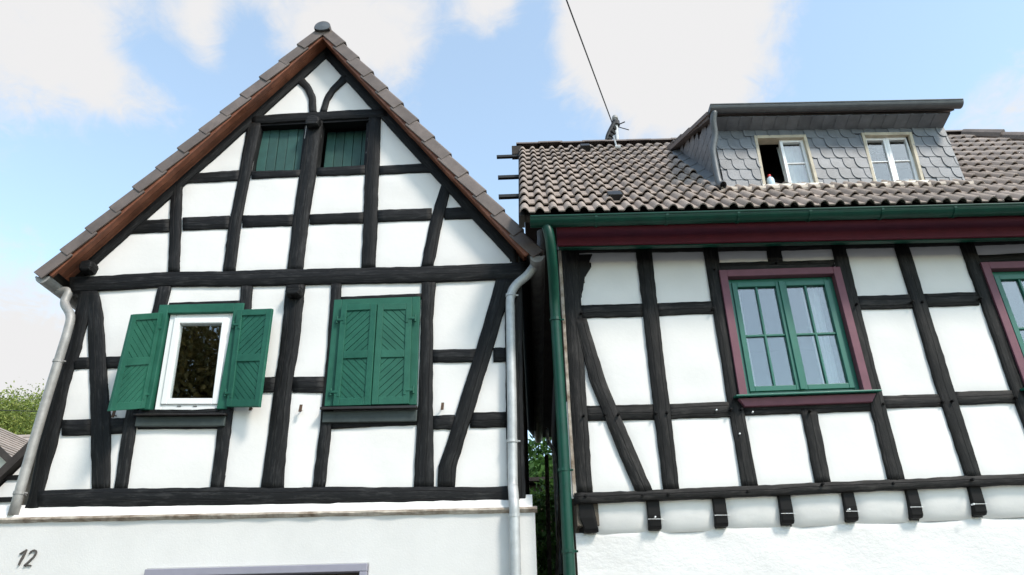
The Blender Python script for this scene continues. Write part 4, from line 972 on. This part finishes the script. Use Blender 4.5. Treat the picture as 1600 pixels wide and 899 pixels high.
a0 = gg0 + Vector((.05, 0, -.05)); dp = pipe('dormer_downpipe', [a0, on(1114.5, 190, YD - .22), on(1117, 212, YD - .16), on(1114, 235, YD - .12), on(1117, 255, YD - .10), on(1122, 280, YD - .10), on(1125, 289, YD - .11)], .037, M['zinc_blue'], DORM)
pe = on(1125, 289, YD - .11); A = Acc(); n = 14
for (ra, rb) in ((.040, .034),):
    d_ = Vector((.25, -.75, -.6)).normalized(); e_ = pe + d_ * .07
    A.tube([pe - d_ * .02, e_], ra, 14, False); A.tube([e_, pe - d_ * .01], rb, 14, False)
A.build('pipe_outlet', M['zinc_blue'], DORM)
# stepped lead along the cheek, pale flashing below the front
for k in range(6):
    ya = YD + .02 + k * .26; pa = rr(dxl - E0.x - .06, roof_s_at(ya), .075); A = Acc()
    A.eight([pa + Vector((-.06, 0, -.03)), pa + Vector((.07, 0, -.0)), pa + Vector((.07, 0, 0)) + sd * .36, pa + Vector((-.06, 0, -.03)) + sd * .36, pa + Vector((-.06, 0, -.02)), pa + Vector((.07, 0, .05)), pa + Vector((.07, 0, .04)) + sd * .36, pa + Vector((-.06, 0, -.025)) + sd * .36]); A.build('flashing', M['lead'], DORM)
A = Acc(); n = 44; vs = []; fs = []
for i in range(n + 1):
    x = dxl - .08 + (dxr - dxl + .2) * i / n; u = x - E0.x; w = abs(math.sin((u - U0) / (TW / 2) * math.pi)) * .028; zf = zb0 + (zb1 - zb0) * i / n
    sA = roof_s_at(YD) - .02; vs += [(x, YD - .030, zf + .015), (x, YD - .05, zf - .008), tuple(rr(u, sA - .06, .062 + w * .6)), tuple(rr(u, sA - .13, .04 + w)), tuple(rr(u, sA - .13, .02 + w))]
    if i: fs += [((i - 1) * 5 + k, (i - 1) * 5 + k + 1, i * 5 + k + 1, i * 5 + k) for k in range(4)]
part('flashing', vs, fs, M['mortar'], DORM, True)
# dormer windows (children of the house so that panes stay sub-parts)
def dormer_window(q, open_left):
    W, Hh = q.W, q.H
    A = Acc(); q.box(A, 0, .034, 0, Hh, -.09, .03); q.box(A, W - .034, W, 0, Hh, -.09, .03); q.box(A, .034, W - .034, Hh - .04, Hh, -.09, .031); win = A.build('window', M['cream_dirty'], RH, bevel=.004)
    A = Acc(); A.eight([q(-.02, -.01, .07), q(W + .02, -.01, .07), q(W + .02, .01, -.06), q(-.02, .01, -.06), q(-.02, .025, .07), q(W + .02, .025, .07), q(W + .02, .05, -.06), q(-.02, .05, -.06)]); A.build('window_sill', M['cream'], win, bevel=.004)
    m_ = W * .5
    for k, (s0, s1) in enumerate(((.030, m_ + .004), (m_ - .004, W - .030))):
        if k == 0 and open_left:                      # left leaf swung into the room
            p = q(.036, .05, -.05); qq = Quad(p, p + Vector((.04, .27, 0)), p + Vector((.04, .27, Hh - .11)), q(.036, Hh - .06, -.05)); s0, s1, t0, t1 = 0, qq.W, 0, qq.H
        else: qq = q; t0, t1 = .035, Hh - .036
        A = Acc(); d = -.03 if k == 0 else -.026
        qq.ring(A, s0, s1, t0, t1, .034, d - .035, d + .012); tm = t0 + (t1 - t0) * .5; qq.box(A, s0 + .034, s1 - .034, tm - .006, tm + .006, d - .02, d + .005); A.build('sash', M['white'], win, bevel=.003)
        for c0, c1 in ((t0 + .032, tm - .006), (tm + .006, t1 - .032)):
            A = Acc(); qq.box(A, s0 + .032, s1 - .032, c0, c1, d - .012, d - .008); A.build('pane', M['glass'], win)
dormer_window(dw1, True); dormer_window(dw2, False)
for q in (dw1,):
    p = q(q.W * .5, .05, -.09); A = Acc()
    vs = []; n = 14
    for i in range(n + 1):
        x = i / n * .26; vs += [p + Vector((x + .01, .03 + .012 * math.sin(i * 1.9), 0)), p + Vector((x + .01, .03 + .012 * math.sin(i * 1.9), q.H - .1))]
    cu = part('net_curtain', vs, [(2 * i, 2 * i + 2, 2 * i + 3, 2 * i + 1) for i in range(n)], M['curtain'], None, True); tag(cu, 'pale net curtain behind the right casement of the open dormer window', 'curtain')

# ================================================================== things in and around the houses
def lathe(c, prof_, seg=16):
    vs = []; fs = []
    for r_, z in prof_:
        for k in range(seg): a = 2 * math.pi * k / seg; vs.append((c.x + r_ * math.cos(a), c.y + r_ * math.sin(a), c.z + z))
    for i in range(len(prof_) - 1):
        for k in range(seg): fs.append((i * seg + k, i * seg + (k + 1) % seg, (i + 1) * seg + (k + 1) % seg, (i + 1) * seg + k))
    fs += [tuple(range(seg)), tuple(range((len(prof_) - 1) * seg, len(prof_) * seg))]
    return vs, fs
bp_ = dw1(dw1.W * .18, .048, -.015); bt = empty('bottle', bp_, label='clear plastic bottle with red cap on the open dormer window sill', category='bottle')
vs, fs = lathe(bp_, [(.036, 0), (.042, .01), (.042, .085), (.036, .105), (.016, .125), (.015, .132)]); part('body', vs, fs, M['bottle'], bt, True)
vs, fs = lathe(bp_ + Vector((0, 0, .13)), [(.017, 0), (.018, .004), (.018, .024), (.014, .028)]); part('cap', vs, fs, M['red_cap'], bt, True)
# curtains in the maroon-framed windows
for i, w in enumerate(RW):
    for sgn, (a, b) in enumerate(((.14, .24), (w.W - .34, w.W - .17))):
        vs = []; n = 18
        for k in range(n + 1):
            s = a + (b - a) * k / n; d = -.16 + .018 * math.sin(k * 1.7); vs += [w(s, .1, d), w(s + (.02 if sgn == 0 else -.02) * 0, w.H - .12, d)]
        cu = part('curtain', vs, [(2 * k, 2 * k + 2, 2 * k + 3, 2 * k + 1) for k in range(n)], M['curtain'], None, True)
        tag(cu, ('white curtain at the %s of the maroon-framed window %s' % (('left', 'right')[sgn], ('seen whole', 'cut by the picture edge')[i])), 'curtain', 'curtains of the upstairs windows')
# roof mast with its cables
mb = on(965, 230, 8.62); mt_ = on(961, 186, 8.62); RM = empty('roof_mast', mb, label='grey service mast with black insulators on the tiled ridge', category='mast')
A = Acc(); A.tube([mb - Vector((0, 0, .4)), mt_], .035, 12); A.build('pole', M['zinc'], RM)
vs, fs = lathe(mt_ - Vector((0, 0, .02)), [(.045, 0), (.05, .03), (.04, .07), (.015, .09)]); part('cap', vs, fs, M['zinc_old'], RM, True)
A = Acc(); ma = mt_ - Vector((0, 0, .14)); A.tube([ma, ma + Vector((0, 0, .08))], .065, 12); A.build('clamp', M['iron'], RM)
for k in range(5):
    c = ma + Vector((-.05 - .028 * k, -.03, -.08 - .075 * k)); A = Acc(); A.tube([c + Vector((-.02, -.02, .02)), c + Vector((.05, .02, -.02))], .024, 8); A.tube([c, c + Vector((.03, 0, .03))], .034, 8); A.build('insulator', M['iron'], RM)
A = Acc(); A.tube([ma + Vector((.02, 0, .06)), ma + Vector((.02, 0, -.02)), ma + Vector((.19, -.03, -.12))], .008, 6); A.tube([ma, ma + Vector((.14, -.05, .03))], .01, 6); A.build('bracket', M['iron'], RM)
A = Acc(); A.tube(curve_pts([ma + Vector((-.03, -.05, .02)), ma + Vector((-.14, -.02, -.2)), ma + Vector((-.17, 0, -.36)), ma + Vector((-.19, .02, -.50))], 5), .035, 8); A.build('cable_bundle', M['wire'], RM)
c0 = ma + Vector((-.05, 0, .05)); c1 = on(885, 0, 5.7); dd_ = c1 - c0
A = Acc(); A.tube([c0 + dd_ * t - Vector((0, 0, .25 * t * max(0, t - 1) * .02)) for t in (0, .25, .5, .75, 1, 1.5, 2.5, 4.5, 8)], .010, 6); cab = A.build('overhead_cable', M['wire']); tag(cab, 'thin black overhead cable running from the roof mast up into the sky', 'cable')
sc_ = rr(2.15 - .12 - E0.x - .65, HIPS - .45, .05)
A = Acc(); A.tube([sc_, sc_ + Vector((-.04, -.02, .22))], .012, 6); A.tube([sc_ + Vector((-.03, 0, .03)), sc_ + Vector((.05, 0, .02))], .03, 8); A.build('stay_fixing', M['zinc'], RROOF)

# trees
def tree(name, base, trunk_h, crown_c, crown_r, nleaf, leaf, label, seed, lsize=.16, nclump=40, **k):
    rg = np.random.default_rng(seed); t = empty(name, base, label=label, category=k.get('cat', 'tree'), group=k.get('group'))
    base = Vector(base); cc = Vector(crown_c); A = Acc()
    A.tube(curve_pts([base, base.lerp(cc, .4) + Vector((.15, 0, 0)), cc], 4), [max(.03, .028 * (cc - base).length * (1 - .07 * i)) for i in range(9)], 9)
    clumps = []
    for i in range(nclump):
        v = rg.normal(0, 1, 3); v /= np.linalg.norm(v); r_ = rg.uniform(.35, 1.0) ** .6; p = cc + Vector((v[0] * crown_r[0] * r_, v[1] * crown_r[1] * r_, v[2] * crown_r[2] * r_)); clumps.append(p)
        if i % 2 == 0: a = base.lerp(cc, rg.uniform(.45, .95)); A.tube(curve_pts([a, a.lerp(p, .5) + Vector((0, 0, .2)), p], 3), [max(.012, .008 * (cc - base).length * (1 - .13 * j)) for j in range(7)], 5)
    A.build('trunk', M['bark'], t)
    ci = rg.integers(0, nclump, nleaf); cr_ = float(np.mean(crown_r)) * k.get('spread', .30)
    P = np.array([tuple(clumps[i]) for i in ci]) + rg.normal(0, 1, (nleaf, 3)) * cr_ * .55 * np.array([1, 1, .8])
    D1 = rg.normal(0, 1, (nleaf, 3)); D1 /= np.linalg.norm(D1, axis=1)[:, None]; D2 = np.cross(D1, rg.normal(0, 1, (nleaf, 3))); D2 /= np.linalg.norm(D2, axis=1)[:, None]
    sz = lsize * rg.uniform(.6, 1.3, (nleaf, 1)); vs = np.empty((nleaf * 4, 3)); vs[0::4] = P - D1 * sz; vs[1::4] = P + D2 * sz * .5; vs[2::4] = P + D1 * sz; vs[3::4] = P - D2 * sz * .5
    me = bpy.data.meshes.new('crown'); me.from_pydata(vs.tolist(), [], np.arange(nleaf * 4).reshape(-1, 4).tolist()); link('crown', me, leaf, t)
    return t
t0 = on(25, 660, 42)
tree('deciduous_tree', (t0.x - 1.5, 42, 0), 8, (t0.x - 1.5, 42, 14.2), (4.2, 3.6, 3.2), 42000, M['leaf'], 'sunlit yellow-green tree rising behind the far tiled roof', 11, .10, 90)
t1 = on(58, 640, 46)
tree('deciduous_tree', (t1.x + .5, 46, 0), 8, (t1.x + .5, 46, 15.4), (2.6, 2.4, 3.4), 16000, M['leaf'], 'airy taller tree beside the left downpipe, behind the yellow-green tree', 12, .09, 60)
# trees across the street, seen in the glass of the left window
tree('street_tree', (-12.5, -9.5, 0), 5, (-12.5, -9.5, 8.6), (4.6, 4.0, 5.4), 45000, M['leaf_dark'], 'dark tree across the street mirrored in the white left window', 13, .11, 130, spread=.34)
tree('street_tree', (-8.6, -11.5, 0), 5, (-8.6, -11.5, 8.2), (4.4, 3.6, 5.2), 40000, M['leaf_dark'], 'second dark tree across the street mirrored behind the first', 14, .11, 120, spread=.34)
bz = on(857, 815, 14.6)
tree('garden_bush', (bz.x + .1, 14.6, .2), 1, (bz.x + .1, 14.6, bz.z - .3), (.75, .6, 1.1), 9000, M['leaf_bush'], 'green leafy bush at the far end of the gap between the houses', 15, .055, 40, cat='bush')
tree('garden_tree', (1.1, 19, .2), 3, (.9, 19, 6.3), (1.6, 1.3, 1.9), 5000, M['leaf_bush'], 'small bright tree beyond the gap, beside the green downpipe', 16, .10, 34)
# clutter in the gap
SHD = empty('garden_shed', (.2, 16, 0), label='dark weathered board shed at the far end of the gap', category='shed')
for k in range(14):
    x = -1.3 + k * .21; A = Acc(); A.box(x, x + .207, 15.6 + random.uniform(0, .02), 15.66, 0, 5.0 + random.uniform(-.03, .03)); A.build('board', M['stone'], SHD)
A = Acc(); A.box(-1.4, 1.75, 15.4, 17.6, 5.04, 5.12); A.build('roof', M['roof_dark'], SHD)
A = Acc(); A.box(-1.3, -1.24, 15.68, 17.4, 0, 5.03); A.box(1.58, 1.64, 15.68, 17.4, 0, 5.03); A.box(-1.3, 1.64, 17.4, 17.46, 0, 5.03); A.build('side_wall', M['stone'], SHD)
A = Acc(); A.box(-.02, .34, 9.0, 9.06, 2.30, 2.42); tag(A.build('crossbeam', M['timber_l'], bevel=.006), 'dark wooden beam wedged across the gap between the houses', 'beam')
for i, (xa, xb, y, z0, z1, w_, lb) in enumerate(((.13, .20, 10.4, 0, 4.3, .06, 'leaning grey plank in the middle of the gap'), (.20, .31, 8.8, 2.2, 3.4, .035, 'thin slanting batten beside the green downpipe in the gap'))):
    A = Acc(); A.eight([(xa - w_ / 2, y, z0), (xa + w_ / 2, y, z0), (xa + w_ / 2, y + .03, z0), (xa - w_ / 2, y + .03, z0), (xb - w_ / 2, y, z1), (xb + w_ / 2, y, z1), (xb + w_ / 2, y + .03, z1), (xb - w_ / 2, y + .03, z1)])
    tag(A.build('plank', M['stone'], bevel=.004), lb, 'plank')
A = Acc(); A.tube(curve_pts([(.22, 9.9, 4.55), (.22, 9.9, 4.35), (.30, 9.9, 4.2), (.31, 9.9, 3.9), (.31, 9.9, 2.6)], 5), .022, 8); tag(A.build('waste_pipe', M['white'], smooth=True), 'thin white waste pipe on the side wall inside the gap', 'pipe')

# neighbouring houses at the far left
NB = empty('half_timbered_house', (-10.5, 14, 0), label='white neighbour house with black sloping roof edge behind the left downpipe', category='house')
YN = 11.0; va, vb = on(0, 757, YN), on(66, 694, YN); dv = (vb - va).normalized()
apx = va + dv * 2.6; lo = va - dv * 3.2
A = Acc(); A.prism([(lo.x + .3, YN, 0), (apx.x + 1.2, YN, 0), (apx.x + 1.2, YN, apx.z - 1.0), (apx.x, YN, apx.z), (lo.x + .3, YN, lo.z + .25)], (0, 7, 0)); A.build('wall', M['plaster'], NB)
nrm = Vector((-dv.z, 0, dv.x))
A = Acc(); A.prism([lo + Vector((0, -.12, 0)), apx + Vector((0, -.12, 0)), apx + nrm * .13 + Vector((0, -.12, 0)), lo + nrm * .13 + Vector((0, -.12, 0))], (0, 7.3, 0))
d2 = Vector((dv.x, 0, -dv.z)); n2 = Vector((dv.z, 0, dv.x)); e2 = apx + d2 * 2
A.prism([apx + Vector((0, -.122, 0)), e2 + Vector((0, -.122, 0)), e2 + n2 * .13 + Vector((0, -.122, 0)), apx + n2 * .13 + Vector((0, -.122, 0))], (0, 7.3, 0)); A.build('roof', M['roof_dark'], NB)
for z in (4.34, 3.98 + .02):
    A = Acc(); A.box(lo.x + .5, apx.x + 1.19, YN - .03, YN + .02, z - .035, z + .035); A.build('rail', M['timber_l'], NB)
FH = empty('tiled_house', (-24, 27, 0), label='far cream house with brown tiled roof below the trees', category='house')
YF = 24.0; fa, fb_ = on(0, 706, YF), on(28, 733, YF)
ev = (fb_ - fa).normalized(); apf = fa - ev * 2.2; lw = fb_ + ev * .8
A = Acc(); A.prism([(apf.x - 4, YF, 0), (lw.x - .3, YF, 0), (lw.x - .3, YF, lw.z + .2), (apf.x, YF, apf.z - .1), (apf.x - 4, YF, apf.z - 4)], (0, 8, 0)); A.build('wall', mat('cream_render', (.62, .59, .5), .9), FH)
nf = Vector((-ev.z, 0, ev.x)); A = Acc(); A.prism([apf + Vector((0, -.3, 0)), lw + Vector((0, -.3, 0)), lw + nf * .14 + Vector((0, -.3, 0)), apf + nf * .14 + Vector((0, -.3, 0))], (0, 9, 0)); fhr = A.build('roof', M['verge'], FH)
fl = (lw - apf).length; up_ = nf if nf.z > 0 else -nf
for k in range(int(fl / .26)):
    pa, pb = apf + ev * (k * .26), apf + ev * (k * .26 + .29); A = Acc(); y_ = Vector((0, -.28, 0)); Y_ = Vector((0, 8.6, 0))
    A.eight([pa + up_ * .142 + y_, pb + up_ * .15 + y_, pb + up_ * .15 + Y_, pa + up_ * .142 + Y_, pa + up_ * .155 + y_, pb + up_ * .19 + y_, pb + up_ * .19 + Y_, pa + up_ * .155 + Y_]); A.build('tile_course', M['tile'], fhr)
A = Acc(); A.prism([apf + Vector((0, -.34, -.02)), lw + Vector((0, -.34, -.02)), lw + nf * .2 + Vector((0, -.34, 0)), apf + nf * .2 + Vector((0, -.34, 0))], (0, .038, 0)); A.build('barge_board', M['roof_dark'], FH)
RB = empty('tiled_house', (-21, 32, 0), label='long brown tiled roof just under the tree line at far left', category='house')
ra, rb_ = on(-30, 686, 30), on(70, 692, 30); 
A = Acc(); A.prism([(ra.x - 5, 30, ra.z), (ra.x - 5, 27, ra.z - 2.7), (ra.x - 5, 27, 0), (ra.x - 5, 33, 0), (ra.x - 5, 33, ra.z - 2.7)], (rb_.x - ra.x + 8, 0, 0)); A.build('wall', M['plaster'], RB)
def rt(u, s, n=0): return Vector((ra.x - 5.2 + u, 30, ra.z + .1)) + Vector((0, -.743, -.669)) * s + Vector((0, -.669, .743)) * n
for k in range(15):
    A = Acc(); s0, s1 = k * .28, k * .28 + .30; L_ = rb_.x - ra.x + 8.4
    A.eight([rt(0, s0, 0), rt(L_, s0, 0), rt(L_, s1, .02), rt(0, s1, .02), rt(0, s0, .03), rt(L_, s0, .03), rt(L_, s1, .06), rt(0, s1, .06)]); A.build('tile_course', M['tile'], RB)
A = Acc(); p0, p1 = on(-40, 640, 20), on(75, 643.5, 20); d_ = p1 - p0; A.tube([p0 - d_ * 1.5, p0, p1, p1 + d_ * 1], .012, 5); tag(A.build('overhead_cable', M['wire']), 'thin telephone wire crossing in front of the trees at far left', 'cable')
